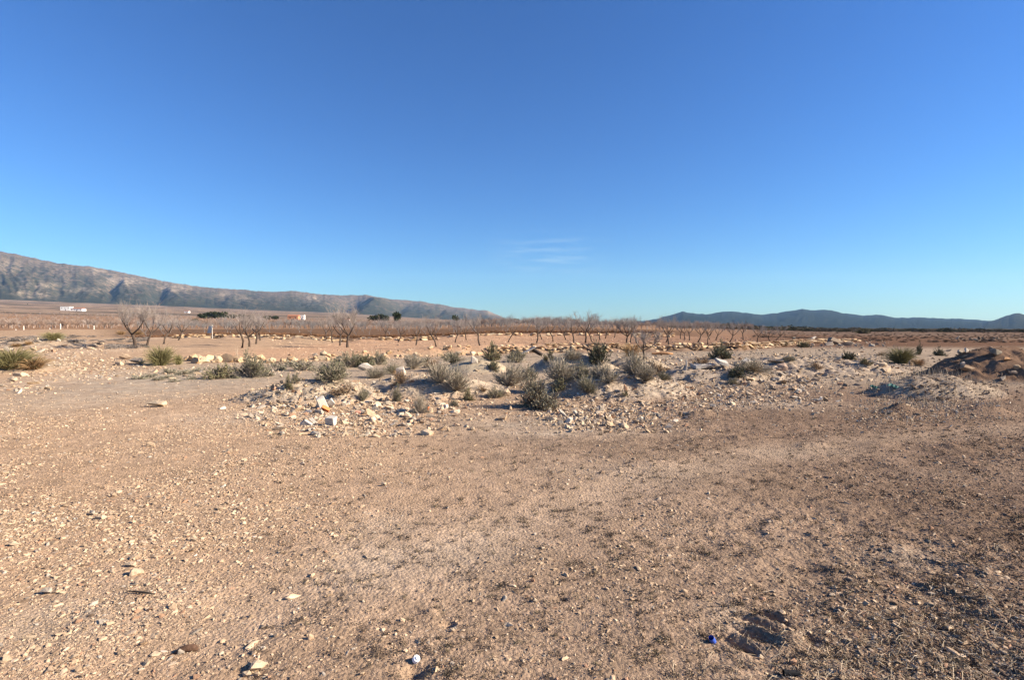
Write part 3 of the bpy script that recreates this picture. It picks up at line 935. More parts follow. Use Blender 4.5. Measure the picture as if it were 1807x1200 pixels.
# stones and boulders that stand out, each at its own spot
def put_stone(name, px, py, w, h, color, label, shape=None, rz=None, dep=.8, big=True, cat='stone', sink=.15, tilt=0.0):
    x, y, z = ground_at(px, py)
    k = y / F
    me = (ST_BIG if big else ST_MESH)[shape if shape is not None else random.randrange(len(ST_BIG if big else ST_MESH))]
    zz = max(v.co.z for v in me.vertices); xx = max(v.co.x for v in me.vertices)
    s = (w * k / 2 / xx, w * k / 2 * dep, h * k / (2 - 2 * sink) / zz)
    y2 = y + w * k / 2 * dep * .6
    z2 = float(H(x, y2)[0])
    o = obj(name, me, None, (x, y2, (z + z2) / 2 + s[2] * zz * (1 - 2 * sink)), (tilt, tilt * .5, rz if rz is not None else random.uniform(-.4, .4)), s, [.85 * q for q in (TINTS[color] if isinstance(color, str) else color)])
    return tag(o, label, cat)
BL = [('stone', 456, 1184, 26, 14, 'cream', 'long pale stone at the bottom edge, left of the middle', 0, .7), ('stone', 434, 1197, 16, 10, 'cream', 'rounded tan stone just below the long pale stone', 1, .2),
      ('stone', 452, 1196, 12, 9, 'tan', 'small tan stone touching the long pale stone', 2, .2), ('stone', 238, 1016, 22, 11, 'cream', 'long pale stone leaning right, below the pebble cluster at left', 3, .6),
      ('stone', 225, 1003, 20, 8, 'cream', 'pale flat stone just above the leaning long stone', 4, .3), ('stone', 236, 988, 16, 8, 'tan', 'tan flat stone topmost of the left pebble cluster', 5, .3),
      ('stone', 174, 918, 19, 8, 'cream', 'widest flat cream stone at the left, half way down', 2, .1), ('stone', 158, 910, 13, 8, 'grey', 'greyish stone beside the widest flat cream stone', 4, .1),
      ('stone', 343, 955, 11, 8, 'cream', 'single bright rounded stone with dark shadow, left of middle', 0, .2), ('stone', 198, 878, 10, 8, 'tan', 'dark sided rounded stone above the flat cream pair', 1, .2),
      ('stone', 264, 789, 15, 8, 'tan', 'tan stone pair leader below the long pale slab', 3, .1), ('stone', 402, 799, 11, 8, 'cream', 'small cream stone right of the long pale slab, lower', 5, .1),
      ('stone', 75, 1052, 20, 11, 'grey', 'grey slab like stone near the left edge', 4, .5), ('stone', 25, 965, 12, 8, 'cream', 'pale stone close to the left edge', 0, .3),
      ('stone', 318, 1156, 12, 9, 'grey', 'grey stone left of the dark bark piece', 3, .4), ('stone', 798, 1117, 9, 8, 'cream', 'round cream stone left of the picture centre at the bottom', 1, .1),
      ('stone', 938, 1167, 8, 8, 'tan', 'egg shaped tan stone at the bottom centre', 5, .1), ('stone', 940, 1028, 9, 7, 'reddish', 'orange tinted stone in the central gravel', 2, .1),
      ('stone', 946, 1064, 8, 6, 'cream', 'cream pebble below the orange tinted stone', 0, .1), ('stone', 548, 1130, 11, 10, 'tan', 'tan stone on the dark soil at the lower middle left', 3, .4),
      ('stone', 675, 858, 12, 6, 'cream', 'pale stone alone in front of the shrubs', 4, .1), ('stone', 1345, 1165, 9, 8, 'cream', 'pale round stone among straw at the lower right', 0, .1),
      ('stone', 1402, 1174, 14, 9, 'reddish', 'reddish stone among straw at the lower right', 1, .5), ('stone', 1645, 935, 9, 6, 'reddish', 'reddish stone on the brown soil at the right', 3, .1)]
for b in BL:
    put_stone(b[0], b[1], b[2], b[3], b[4], b[5], b[6], b[7], b[8])
put_stone('stone_slab', 268, 719, 42, 11, (.55, .43, .29), 'long pale yellow slab lying alone on the left gravel', 4, .08, .5, cat='slab')
for q in [(648, 654, 24, 13, 'white', 'largest white boulder behind the left shrubs', 0, 0), (706, 662, 19, 16, 'white', 'upright white boulder at the end of a pale ledge', 2, .2),
          (837, 642, 13, 13, 'white', 'cube like white boulder before the smooth sand heap', 3, .1), (1104, 690, 7, 12, 'reddish', 'upright pink stone below the grey shrub clump', 3, 0),
          (892, 700, 18, 14, 'cream', 'pointed cream rock left of the darkest bush', 1, .2), (870, 652, 14, 10, 'cream', 'cream rock half hidden by a green tuft', 5, .2),
          (1062, 727, 11, 11, 'grey', 'grey purple rock in front of the stone slope', 3, .3), (222, 634, 18, 9, 'tan', 'rounded tan boulder on top of the flat rocks at left', 0, .1),
          (232, 643, 34, 12, 'cream', 'broad flat cream boulder left of the green tussock', 4, .05), (208, 645, 14, 8, 'cream', 'cream boulder beside the dark hollow at left', 2, .1),
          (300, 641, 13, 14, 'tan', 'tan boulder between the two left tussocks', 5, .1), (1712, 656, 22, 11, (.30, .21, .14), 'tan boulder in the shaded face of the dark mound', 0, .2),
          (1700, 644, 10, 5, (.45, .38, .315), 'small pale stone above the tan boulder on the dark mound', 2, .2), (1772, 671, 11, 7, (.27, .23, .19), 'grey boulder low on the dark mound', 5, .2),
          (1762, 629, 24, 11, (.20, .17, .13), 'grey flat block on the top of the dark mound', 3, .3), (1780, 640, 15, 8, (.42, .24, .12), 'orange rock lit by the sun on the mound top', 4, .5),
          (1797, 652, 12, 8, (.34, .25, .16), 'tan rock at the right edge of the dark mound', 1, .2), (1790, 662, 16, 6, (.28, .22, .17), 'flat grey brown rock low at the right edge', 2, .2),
          (1707, 622, 8, 8, 'white', 'white stone on the left shoulder of the dark mound', 3, .2), (1697, 624, 10, 7, 'grey', 'bluish grey stone beside the white stone on the mound', 0, .2),
          (1560, 648, 16, 9, 'cream', 'cream rock left of the large tussock, upper', 1, .3), (1568, 657, 20, 9, 'cream', 'cream rock left of the large tussock, lower', 5, .4),
          (1608, 645, 7, 8, 'tan', 'small upright tan stone right of the large tussock', 3, .1), (1372, 642, 30, 9, (.42, .32, .22), 'long tan slab lying on the right rubble', 4, -.2),
          (1383, 655, 18, 14, (.40, .29, .22), 'pinkish rock on the right rubble', 1, .2), (1478, 608, 24, 13, (.29, .225, .165), 'grey boulder pile top beside the wall end', 0, .2),
          (1498, 610, 18, 9, (.29, .225, .165), 'grey boulder right of the boulder pile top', 2, .2), (1465, 610, 16, 8, (.27, .22, .18), 'brown boulder left of the boulder pile top', 5, .2),
          (30, 664, 24, 7, 'cream', 'flat pale rock below the left tussock', 2, .1), (15, 674, 20, 8, 'cream', 'lowest pale rock at the left edge', 4, .1), (103, 603, 6, 5, 'white', 'white stone beside the upper left tussock', 3, .1),
          (562, 731, 16, 9, (.36, .32, .27), 'grey brown stone below the orange brick piece', 2, .1), (483, 724, 10, 7, 'white', 'small white stone left of the white block', 3, .2), (502, 720, 8, 6, 'white', 'second small white stone left of the white block', 0, .2)]:
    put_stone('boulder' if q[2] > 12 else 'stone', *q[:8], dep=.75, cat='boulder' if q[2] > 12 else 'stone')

# ------------------------------------------------------------------ terrace walls, stone by stone
def wall_y(x): return float(np.interp(x, WALL_X, WALL_Y))
def wall_root(name, x, y, label, cat='wall'):
    e = bpy.data.objects.new(name, None); COL.objects.link(e)
    e.location = (x, y, float(H(x, y)[0])); e.empty_display_size = .2
    return tag(e, label, cat)
WALLC = [(.52, .37, .22), (.47, .33, .20), (.55, .43, .29), (.40, .29, .19), (.50, .35, .21), (.33, .24, .16)]
def put_in_wall(root, x, y, z, w, hgt, dp, c, rz=None):
    me = ST_MESH[random.choice((0, 1, 3, 5, 6))]
    rf_ = random.uniform(.8, 1.2)
    o = obj('stone', me, root, (x - root.location.x, y - root.location.y, z - root.location.z),
            (random.uniform(-.15, .15), random.uniform(-.15, .15), rz if rz is not None else random.uniform(-.5, .5)),
            (w / 2.1, dp / 1.8, hgt / 1.25), tuple(q * rf_ * k_ for k_, q in zip((.90, .89, .87), c)))
    return o
# left: tumbled row of boulders
root = wall_root('stone_wall', -8, wall_y(-8), 'tumbled row of pale boulders edging the left part of the orchard')
x = -14.2
while x < -1.6:
    w = random.uniform(.20, .50) * random.choice((.45, .6, .8, 1, 1.35))
    for lay in range(random.choice((1, 2, 2, 3))):
        yy = wall_y(x) + random.gauss(-.05, .5)
        hh_ = w * random.uniform(.5, .85)
        z = float(H(x, yy)[0]) + hh_ * .24
        put_in_wall(root, x + random.uniform(-.2, .2), yy, z, w, hh_, w * .8, random.choice(WALLC[:3]) if random.random() < .85 else WALLC[3], random.uniform(-1, 1))
    x += w * random.uniform(.45, .95)
# middle: coursed dry stone wall
def dry_wall(x0, x1, label, top_h, wmin, wmax, courses):
    root = wall_root('stone_wall', (x0 + x1) / 2, wall_y((x0 + x1) / 2), label)
    cnt = 0
    for cidx in range(courses):
        x = x0
        hgt = top_h / courses
        while x < x1:
            w = random.uniform(wmin, wmax)
            xx = x + w / 2
            yy = wall_y(xx) + .08 + .05 * cidx + random.uniform(-.06, .06)
            zb = float(H_macro(xx, wall_y(xx) - .2)[0])
            st = float(np.interp(xx, STEP_X, STEP_H))
            if st * 1.15 > cidx * hgt - .02 and not (cidx == courses - 1 and random.random() < .3):
                put_in_wall(root, xx, yy, zb + (cidx + .5) * hgt + random.uniform(-.03, .03), w * 1.12, hgt * random.uniform(.95, 1.35), .35, random.choice(WALLC))
                cnt += 1
            x += w * .93
    return cnt
dry_wall(-1.4, 8.5, 'dry stone terrace wall of warm yellow stones behind the sand heaps', .52, .26, .48, 4)
dry_wall(8.6, 15.5, 'collapsing dry stone wall of pale stones right of the bare thicket', .50, .25, .5, 3)
dry_wall(15.6, 33, 'low lit dry stone wall running away on the right', .42, .35, .7, 3)
# back wall of the orchard
root = wall_root('stone_wall', -6, 44.5, 'low broken wall along the back of the almond orchard')
x = -31.0
while x < 14:
    w = random.uniform(.35, .8)
    yf_ = float(np.interp(x, FAR_X, FAR_Y)) + random.uniform(-.15, .2)
    for c_ in range(2):
        if random.random() < (.9 if c_ == 0 else .6):
            put_in_wall(root, x + random.uniform(-.1, .1), yf_ + .1 * c_, float(H_macro(x, yf_ - .6)[0]) + .1 + .19 * c_, w, random.uniform(.2, .32), .4, random.choice(WALLC[:3]))
    x += w * .8

# ------------------------------------------------------------------ plants
M_TWIG = plant_material('grey_twigs', (.34, .29, .225), .25)
M_TWIGD = plant_material('brown_twigs', (.20, .145, .10), .3)
M_GREYLEAF = plant_material('grey_green_leaves', (.23, .215, .155), .3)
M_GREEN = plant_material('green_leaves', (.185, .175, .11), .35)
M_OLIVE = plant_material('olive_leaves', (.185, .17, .095), .3)
M_DARKG = plant_material('dark_green_leaves', (.125, .125, .078), .35)
M_ESP = plant_material('esparto_blades', (.205, .185, .085), .35)
M_DRY = plant_material('dry_grass', (.30, .195, .10), .3)
M_STRAW = plant_material('straw', (.38, .31, .22), .35)
M_BARK = plain_material('almond_bark', (.075, .055, .042), .35, 30, .5, .01)
M_BRANCH = plain_material('almond_twigs', (.27, .235, .21), .3, 12, 0)

def shrub_meshes(seed, n_stem, h, spread, stem_mat, leaf_mat, leaf_n, leaf_len, wid=.004, droop=.12, fork=3):
    """unit-size shrub: forked stems fanning from the root, small leaves along the outer twigs"""
    r = random.Random(seed)
    random.seed(seed)
    st, lf = MB(), MB()
    lobes = [(r.uniform(0, 6.283), math.acos(r.uniform(.05, 1)) * spread, r.uniform(.68, 1.08)) for _ in range(r.randint(9, 13))]
    for i in range(n_stem):
        la_, le_, ls_ = r.choice(lobes)
        a = la_ + r.gauss(0, .42) / max(.35, math.sin(le_)); e = abs(le_ + r.gauss(0, .20))
        bare_ = r.random() < .12
        L = h * ls_ * r.uniform(.55, 1.05) * (1.12 if bare_ else 1)
        dirv = Vector((math.sin(e) * math.cos(a), math.sin(e) * math.sin(a), math.cos(e)))
        root = Vector((math.cos(a), math.sin(a), 0)) * r.uniform(0, .10) * h
        bend = Vector((r.uniform(-1, 1), r.uniform(-1, 1), -droop)) * .15 * L
        p1, p2 = root + dirv * L * .5 + bend * .3, root + dirv * L + bend
        st.ribbon([root, p1, p2], [wid * 1.7, wid * 1.2, wid * .5])
        tips = [(p1, p2)]
        for k in range(fork):
            t = r.uniform(.35, .9)
            b = root.lerp(p2, t) + bend * .2 * t
            q = b + (dirv + Vector((r.uniform(-.8, .8), r.uniform(-.8, .8), r.uniform(-.1, .7)))).normalized() * L * r.uniform(.15, .38)
            st.ribbon([b, q], [wid, wid * .4])
            tips.append((b, q))
        for (b, q) in ([] if bare_ else tips):
            for k in range(leaf_n):
                t = r.uniform(.25, 1.0)
                c = b.lerp(q, t)
                dv = ((q - b).normalized() + Vector((r.uniform(-1, 1), r.uniform(-1, 1), r.uniform(-.4, .9)))).normalized()
                ll = leaf_len * r.uniform(.6, 1.3)
                lf.ribbon([c, c + dv * ll * .55, c + dv * ll], [ll * .05, ll * .17, ll * .03])
    return st.mesh('stems', stem_mat), (lf.mesh('foliage', leaf_mat) if leaf_n else None)

def tussock_mesh(seed, n, mat, wid=.004, arch=1.0):
    r = random.Random(seed); random.seed(seed)
    b = MB()
    for i in range(n):
        a = r.uniform(0, 6.283); e = abs(r.gauss(.15, .5))
        L = r.uniform(.45, 1.1)
        root = Vector((math.cos(a), math.sin(a), 0)) * r.uniform(0, .22)
        hd = Vector((math.cos(a), math.sin(a), 0))
        p1 = root + (hd * math.sin(e) + Vector((0, 0, math.cos(e)))) * L * .5
        e2 = e + .5 * arch * r.uniform(.3, 1.2)
        p2 = p1 + (hd * math.sin(e2) + Vector((0, 0, math.cos(e2)))) * L * .32
        e3 = e2 + .7 * arch * r.uniform(.3, 1.2)
        p3 = p2 + (hd * math.sin(e3) + Vector((0, 0, math.cos(e3)))) * L * .22
        b.ribbon([root, p1, p2, p3], [wid * 1.2, wid, wid * .8, wid * .3])
    return b.mesh('blades', mat)

PL = {}
PL['grey'] = [shrub_meshes(20 + i, 340, 1, .95, M_TWIG, M_GREYLEAF, 2, .05, .0055) for i in range(3)]
PL['greygreen'] = [shrub_meshes(30 + i, 270, 1, .95, M_TWIG, M_GREEN, 5, .06, .0055) for i in range(2)]
PL['green'] = [shrub_meshes(40 + i, 120, 1, 1.05, M_TWIGD, M_OLIVE, 6, .10, .008) for i in range(2)]
PL['darkgreen'] = [shrub_meshes(50 + i, 130, 1, 1.05, M_TWIGD, M_DARKG, 7, .10, .008) for i in range(2)]
PL['dark'] = [shrub_meshes(60, 420, 1, 1.0, M_TWIGD, M_GREYLEAF, 5, .06, .007)]
PL['dry'] = [shrub_meshes(70 + i, 130, 1, 1.1, M_TWIGD, M_DRY, 1, .10, .009) for i in range(2)]
PL['low'] = [shrub_meshes(80 + i, 90, 1, 1.25, M_TWIG, M_GREYLEAF, 5, .11, .008) for i in range(2)]
PL['esparto'] = [(tussock_mesh(90 + i, 1000, M_ESP, .006), None) for i in range(3)]
PL['brown'] = [(tussock_mesh(95, 420, M_DRY, .010), None)]

def plant_rad(me_pair):
    v = np.empty(len(me_pair[0].vertices) * 3, np.float32); me_pair[0].vertices.foreach_get('co', v)
    v = v.reshape(-1, 3)
    return np.percentile(np.abs(v[:, 0]), 97), np.percentile(v[:, 2], 98)

def put_plant(px, py, w, h, kind, label, group=None, name='shrub', cat='shrub'):
    x, y, z = ground_at(px, py)
    k = y / F
    pr = random.choice(PL[kind])
    rx, rh = plant_rad(pr)
    y += w * k * .25
    z = float(H(x, y)[0])
    e = bpy.data.objects.new(name, None); COL.objects.link(e)
    e.empty_display_size = .1
    e.location = (x, y, z - .015)
    e.rotation_euler = (random.uniform(-.06, .06), random.uniform(-.06, .06), random.uniform(0, 6.28))
    s = .92 * w * k / 2 / rx; e.scale = (s, s, .94 * h * k / rh)
    tag(e, label, cat, group)
    obj('blades' if pr[1] is None else 'stems', pr[0], e)
    if pr[1] is not None: obj('foliage', pr[1], e)
    return e

SH = [(433, 668, 62, 44, 'greygreen', 'tall grey green shrub at the left end of the shrubs'), (375, 670, 46, 24, 'green', 'low dense green shrub left of the tall grey green one'),
      (580, 676, 62, 36, 'greygreen', 'wide grey green shrub on top of the left rubble heap'), (727, 652, 34, 30, 'grey', 'grey shrub behind the upright white boulder'),
      (773, 679, 48, 40, 'grey', 'grey feathery shrub left of the sand ledge'), (803, 696, 46, 44, 'grey', 'grey green feathery shrub in front of the sand ledge'),
      (826, 708, 26, 22, 'green', 'small green shrub below the feathery shrub'), (874, 703, 27, 20, 'greygreen', 'small round grey green shrub left of the pointed rock'),
      (896, 684, 50, 46, 'grey', 'tall grey brown twiggy shrub above the pointed rock'), (931, 672, 30, 26, 'greygreen', 'shrub just right of the tall twiggy shrub'),
      (946, 722, 76, 54, 'dark', 'largest and darkest bush at the front of the rubble'), (990, 678, 52, 44, 'grey', 'grey shrub behind and right of the darkest bush'),
      (986, 692, 26, 20, 'green', 'yellow green tuft below the grey shrub'), (1037, 695, 34, 30, 'greygreen', 'green shrub casting a dark shadow right of the darkest bush'),
      (1026, 668, 30, 28, 'greygreen', 'pale green shrub in the middle of the shrub row'), (1076, 678, 38, 36, 'grey', 'upright grey shrub left of the dark grey pair'),
      (1063, 650, 42, 36, 'darkgreen', 'dark green leafy bush between two sand heaps'), (1052, 668, 30, 24, 'grey', 'small grey shrub below the dark green leafy bush'),
      (1122, 664, 46, 42, 'grey', 'rear shrub of the dark grey pair'), (1141, 674, 36, 34, 'grey', 'front shrub of the dark grey pair'),
      (740, 730, 32, 34, 'grey', 'pale grey shrub at the front edge with a shadow beside it'), (699, 709, 18, 28, 'greygreen', 'thin upright greenish shrub left of the pale front shrub'),
      (641, 708, 17, 22, 'greygreen', 'slim shrub right of the dry brown clump'), (606, 702, 42, 22, 'dry', 'dry brown clump behind the white block'),
      (508, 690, 18, 26, 'green', 'small green shrub on the left rubble edge'), (521, 676, 16, 16, 'greygreen', 'tiny shrub behind the small green one at left'),
      (704, 680, 32, 24, 'dry', 'dry brown shrub under the upright white boulder'), (660, 668, 32, 20, 'grey', 'low grey shrub below the largest white boulder'),
      (1275, 634, 38, 26, 'darkgreen', 'dark bush behind the tilted white slab'), (1336, 662, 62, 24, 'grey', 'wide low grey shrub on the right rubble'),
      (1308, 668, 34, 18, 'darkgreen', 'low green shrub beside the wide grey one'), (1298, 680, 20, 12, 'greygreen', 'tiny green tuft below the low green shrub'),
      (1503, 636, 24, 14, 'darkgreen', 'small round green bush on the right rubble'), (1535, 648, 22, 10, 'green', 'flat green tuft left of the large tussock'),
      (1661, 628, 17, 13, 'darkgreen', 'small dark round bush by the dark mound'), (1623, 626, 9, 20, 'darkgreen', 'narrow dark thistle left of the dark mound'),
      (1418, 613, 24, 10, 'green', 'green bush before the right wall'), (1386, 611, 14, 8, 'darkgreen', 'little bush at the end of the right wall'),
      (866, 636, 42, 30, 'green', 'loose yellow green bush before the wall'), (690, 660, 30, 18, 'greygreen', 'grey green shrub right of the largest white boulder'),
      (610, 650, 60, 26, 'greygreen', 'wide green clump behind the left heap'), (636, 648, 40, 22, 'darkgreen', 'darker green clump left of the largest white boulder'),
      (665, 645, 34, 24, 'greygreen', 'grey green clump behind the largest white boulder'), (764, 650, 32, 20, 'dry', 'dry clump left of the cube like boulder'),
      (797, 640, 44, 20, 'greygreen', 'green clump between the boulder row and the sand heap'), (750, 645, 20, 14, 'darkgreen', 'dark low bush behind the feathery shrubs'),
      (870, 656, 20, 16, 'darkgreen', 'dark tuft in front of the smooth sand heap'), (1165, 660, 50, 22, 'dry', 'dry brown clump right of the dark grey pair'),
      (1240, 650, 44, 18, 'dry', 'brown clump left of the tilted white slab'), (1172, 672, 26, 14, 'greygreen', 'low green clump right of the dark grey pair'),
      (848, 690, 20, 10, 'dry', 'flat dry tuft between small green shrubs'), (1105, 700, 14, 10, 'green', 'tiny green tuft on the stone slope'),
      (800, 718, 14, 14, 'greygreen', 'tiny grey green tuft in front of the middle heap'), (970, 640, 26, 18, 'green', 'pale tuft on the left flank of the sandy heap'),
      (915, 640, 40, 22, 'greygreen', 'grey green clump below the old pallet'), (1010, 640, 30, 20, 'grey', 'grey shrub on the sandy heap'),
      (1445, 655, 20, 12, 'dry', 'brown tuft on the low stony rise'), (1395, 640, 20, 10, 'greygreen', 'pale tuft among the right slabs'),
      (483, 655, 36, 16, 'low', 'low green cushion left of the wide shrub'), (530, 655, 44, 20, 'low', 'low green cushion beside the wide shrub'),
      (505, 648, 30, 12, 'low', 'low green cushion before the boulder row'), (1560, 628, 16, 8, 'dry', 'dry tuft left of the large tussock')]
for s in SH: put_plant(*s)
for s in [(275, 646, 52, 36, 'esparto', 'bright green grass tussock beside the flat boulders'), (312, 644, 16, 20, 'esparto', 'small thin grass tuft right of the bright tussock'),
          (2, 656, 82, 38, 'esparto', 'biggest grass tussock at the left edge'), (86, 602, 36, 15, 'esparto', 'far grass tussock on the left bank'),
          (1600, 642, 54, 30, 'esparto', 'large grass tussock left of the dark mound'), (1625, 646, 24, 14, 'brown', 'dry yellow grass beside the large tussock')]:
    put_plant(*s[:5], s[5], None, 'grass_tussock', 'grass')
for q in [(45, 655, 60, 22, 'brown', 'brown dry grass spilling from the biggest tussock'), (25, 613, 20, 7, 'brown', 'small brown grass clump on the far left bank'),
          (47, 610, 14, 7, 'brown', 'second brown grass clump on the far left bank'), (210, 591, 17, 8, 'brown', 'round brown bush left of the biggest almond tree'),
          (240, 591, 22, 8, 'brown', 'brown bush behind the biggest almond tree')]:
    put_plant(*q, None, 'grass_tussock', 'grass')
for i, q in enumerate([(240, 670), (262, 666), (288, 668), (303, 674), (318, 662), (338, 660), (352, 656), (296, 660), (332, 670), (396, 655), (405, 668), (276, 672), (455, 655), (470, 665)]):
    put_plant(q[0], q[1], random.uniform(20, 32), random.uniform(6, 11), 'low', 'flat grey green herb cushion on the pale gravel at left', 'herb cushions on the pale gravel', 'herb_cushion', 'herb')

# ------------------------------------------------------------------ almond trees
def tree_meshes(seed, H_, spread=.6, lean=0.1, dense=1.0, trunk_r=.07, trunk_h=.28, shoots=1.0):
    """bare almond: crooked trunk and limbs in one mesh, grey twigs in the other; unit height"""
    r = random.Random(seed); random.seed(seed)
    tr, tw = MB(), MB()
    la = r.uniform(0, 6.28)
    top = Vector((math.cos(la) * lean, math.sin(la) * lean, trunk_h))
    midp = top * .5 + Vector((r.uniform(-.03, .03), r.uniform(-.03, .03), 0))
    tr.tube([(0, 0, -.03), midp, top], [trunk_r * .5, trunk_r * .38, trunk_r * .36], 7)
    nl = r.choice((3, 3, 4))
    for i in range(nl):
        a = la + 6.283 * (i + r.uniform(-.25, .25)) / nl
        e = r.uniform(.55, .95) * spread / .6
        L = r.uniform(.26, .38)
        d0 = Vector((math.sin(e) * math.cos(a), math.sin(e) * math.sin(a), math.cos(e)))
        p1 = top + d0 * L * .55
        p2 = p1 + (d0 + Vector((0, 0, .5))).normalized() * L * .6
        tr.tube([top - Vector((0, 0, .02)), p1, p2], [trunk_r * .26, trunk_r * .19, trunk_r * .12], 5)
        for j in range(int(4 * dense)):
            b = p1.lerp(p2, r.uniform(.1, 1.0))
            a2 = a + r.uniform(-1.3, 1.3); e2 = r.uniform(.2, 1.0)
            d1 = Vector((math.sin(e2) * math.cos(a2), math.sin(e2) * math.sin(a2), math.cos(e2)))
            L1 = r.uniform(.16, .32)
            q1 = b + d1 * L1 * .5; q2 = q1 + (d1 + Vector((r.uniform(-.4, .4), r.uniform(-.4, .4), .35))).normalized() * L1 * .6
            tw.tube([b, q1, q2], [trunk_r * .10, trunk_r * .075, trunk_r * .045], 4, cap=False)
            for k in range(int(9 * dense)):
                s0 = b.lerp(q1, r.random()) if r.random() < .4 else q1.lerp(q2, r.random())
                a3 = r.uniform(0, 6.28); e3 = r.uniform(.1, 1.3)
                d2 = Vector((math.sin(e3) * math.cos(a3), math.sin(e3) * math.sin(a3), math.cos(e3) + .1))
                L2 = r.uniform(.06, .19)
                s1 = s0 + d2 * L2
                tw.tube([s0, s1], [.0024, .0012], 3, cap=False)
                for m in range(r.choice((0, 1, 2))):
                    t0 = s0.lerp(s1, r.uniform(.3, .9))
                    tw.tube([t0, t0 + (d2 + Vector((r.uniform(-1, 1), r.uniform(-1, 1), r.uniform(-.4, .8)))).normalized() * r.uniform(.04, .1)], [.0018, .001], 3, cap=False)
        for k in range(int(2 * shoots + r.random())):                # straight water shoots
            b = p1.lerp(p2, r.uniform(.2, 1))
            tw.tube([b, b + Vector((r.uniform(-.12, .12), r.uniform(-.12, .12), r.uniform(.25, .5)))], [.003, .0014], 3, cap=False)
    return tr.mesh('trunk', M_BARK, True), tw.mesh('twigs', M_BRANCH)

TREES = [tree_meshes(700, 1, .75, .06, 1.7, .066, .26, 2.0), tree_meshes(701, 1, .6, .14, 1.0, .055, .32, 1.2), tree_meshes(702, 1, .62, .05, 1.0, .055, .34, 1.2),
         tree_meshes(703, 1, .55, .18, .9, .055, .32, 1.0), tree_meshes(704, 1, .7, .10, 1.15, .055, .30, 1.5), tree_meshes(705, 1, .5, .04, .9, .055, .36, 1.0)]
M_GBARK = plain_material('young_bark', (.19, .165, .15), .3, 30, 0)
YOUNG = [tree_meshes(720 + i, 1, .55, .06, 1.05, .034, .20, 2.2) for i in range(4)]
M_GTWIG = plain_material('young_twigs', (.215, .20, .19), .3, 12, 0)
for t_, w_ in YOUNG: t_.materials[0] = M_GBARK; w_.materials[0] = M_GTWIG
def put_tree(x, y, z, h, label, group=None, kind=None, wide=1.0):
    pr = random.choice(YOUNG) if kind == 'young' else TREES[kind if kind is not None else random.randrange(1, 6)]
    e = bpy.data.objects.new('almond_tree', None); COL.objects.link(e)
    e.empty_display_size = .2
    e.location = (x, y, z); e.rotation_euler = (0, 0, random.uniform(0, 6.28)); e.scale = (h * wide, h * wide, h)
    tag(e, label, 'tree', group)
    obj('trunk', pr[0], e); obj('twigs', pr[1], e)
    return e
def tree_px(px, py, hp, label, group=None, kind=None, wide=1.0):
    x, y, z = ground_at(px, py)
    return put_tree(x, y, z, hp * y / F, label, group, kind, wide)
TR = [(239, 614, 98, 'biggest bare almond tree, leftmost of the orchard', 0, .95), (259, 611, 78, 'bare almond tree overlapping the biggest one on its right', 4, 1.0),
      (289, 607, 62, 'bare almond tree right of the two largest at left', 3, 1.2), (314, 601, 48, 'small almond tree at the back of the left group', 1, 1.1),
      (427, 614, 78, 'leaning almond tree, leftmost of the second group', 3, 1.1), (440, 612, 72, 'upright almond tree in the middle of the second group', 0, .8),
      (452, 607, 60, 'thin almond tree at the right of the second group', 2, 1.1), (459, 601, 46, 'small almond tree behind the second group', 5, 1.0),
      (577, 602, 44, 'almond tree just left of the forked pair', 2, 1.0), (587, 605, 50, 'straight almond tree beside the forked pair', 5, 1.0),
      (600, 610, 62, 'left tree of the forked almond pair', 4, 1.0), (613, 613, 86, 'right and taller tree of the forked almond pair', 0, .9),
      (680, 602, 42, 'slender almond tree right of the forked pair', 5, 1.1), (702, 604, 44, 'leaning almond tree between slender neighbours', 1, 1.1),
      (734, 609, 50, 'almond tree above the left boulder row end', 2, 1.1), (770, 612, 64, 'almond tree with crooked trunk left of the sand heap', 3, 1.0),
      (803, 605, 46, 'almond tree with a long right limb', 4, 1.1), (847, 610, 60, 'tall almond tree behind the smooth sand heap', 2, 1.0),
      (896, 604, 46, 'curved almond tree above the old pallet', 3, 1.1), (1106, 609, 62, 'bushy almond tree behind the bare thicket', 0, .95),
      (1112, 605, 50, 'almond tree touching the bushy one on its right', 4, 1.0), (1180, 606, 56, 'almond tree right of the bare thicket', 4, 1.0), (1175, 604, 48, 'almond tree paired behind the one right of the thicket', 1, .9),
      (1368, 604, 34, 'rightmost almond tree of the orchard', 3, 1.4), (1362, 605, 30, 'low forked almond tree beside the rightmost one', 1, 1.5)]
for t in TR: tree_px(t[0], t[1], t[2], t[3], None, t[4], t[5])
ORD = ['first', 'second', 'third', 'fourth', 'fifth', 'sixth', 'seventh', 'eighth', 'ninth', 'tenth', 'eleventh', 'twelfth']
for i, (a, b, h) in enumerate([(772, 601, 34), (823, 600, 38), (946, 607, 52), (957, 599, 36), (976, 603, 50), (999, 600, 36), (1012, 607, 50), (1033, 605, 58), (1044, 603, 42), (1059, 600, 38),
                  (1068, 598, 34), (1084, 597, 32)]):
    tree_px(a, b, h, '%s from the left of the small bare almond trees behind the sand heaps' % ORD[i], 'almond trees in the middle rows', None, 1.15)
for i, (a, b, h) in enumerate([(1163, 599, 36), (1201, 598, 32), (1209, 599, 32), (1217, 601, 36), (1231, 604, 42), (1249, 606, 44), (1253, 599, 32), (1263, 601, 34), (1287, 604, 38), (1312, 600, 34), (1336, 603, 34)]):
    tree_px(a, b, h, '%s from the left of the small almond trees right of the bare thicket' % ORD[i], 'almond trees in the right rows', None, 1.15)
# bare thicket in front of the wall
x, y, z = ground_at(1135, 634)
put_tree(x, y, z, 64 * y / F, 'bare bushy almond thicket standing before the wall', None, 0, 1.1)
put_plant(1117, 628, 44, 24, 'brown', 'dark brown dry bush left of the bare thicket', None, 'shrub', 'shrub')

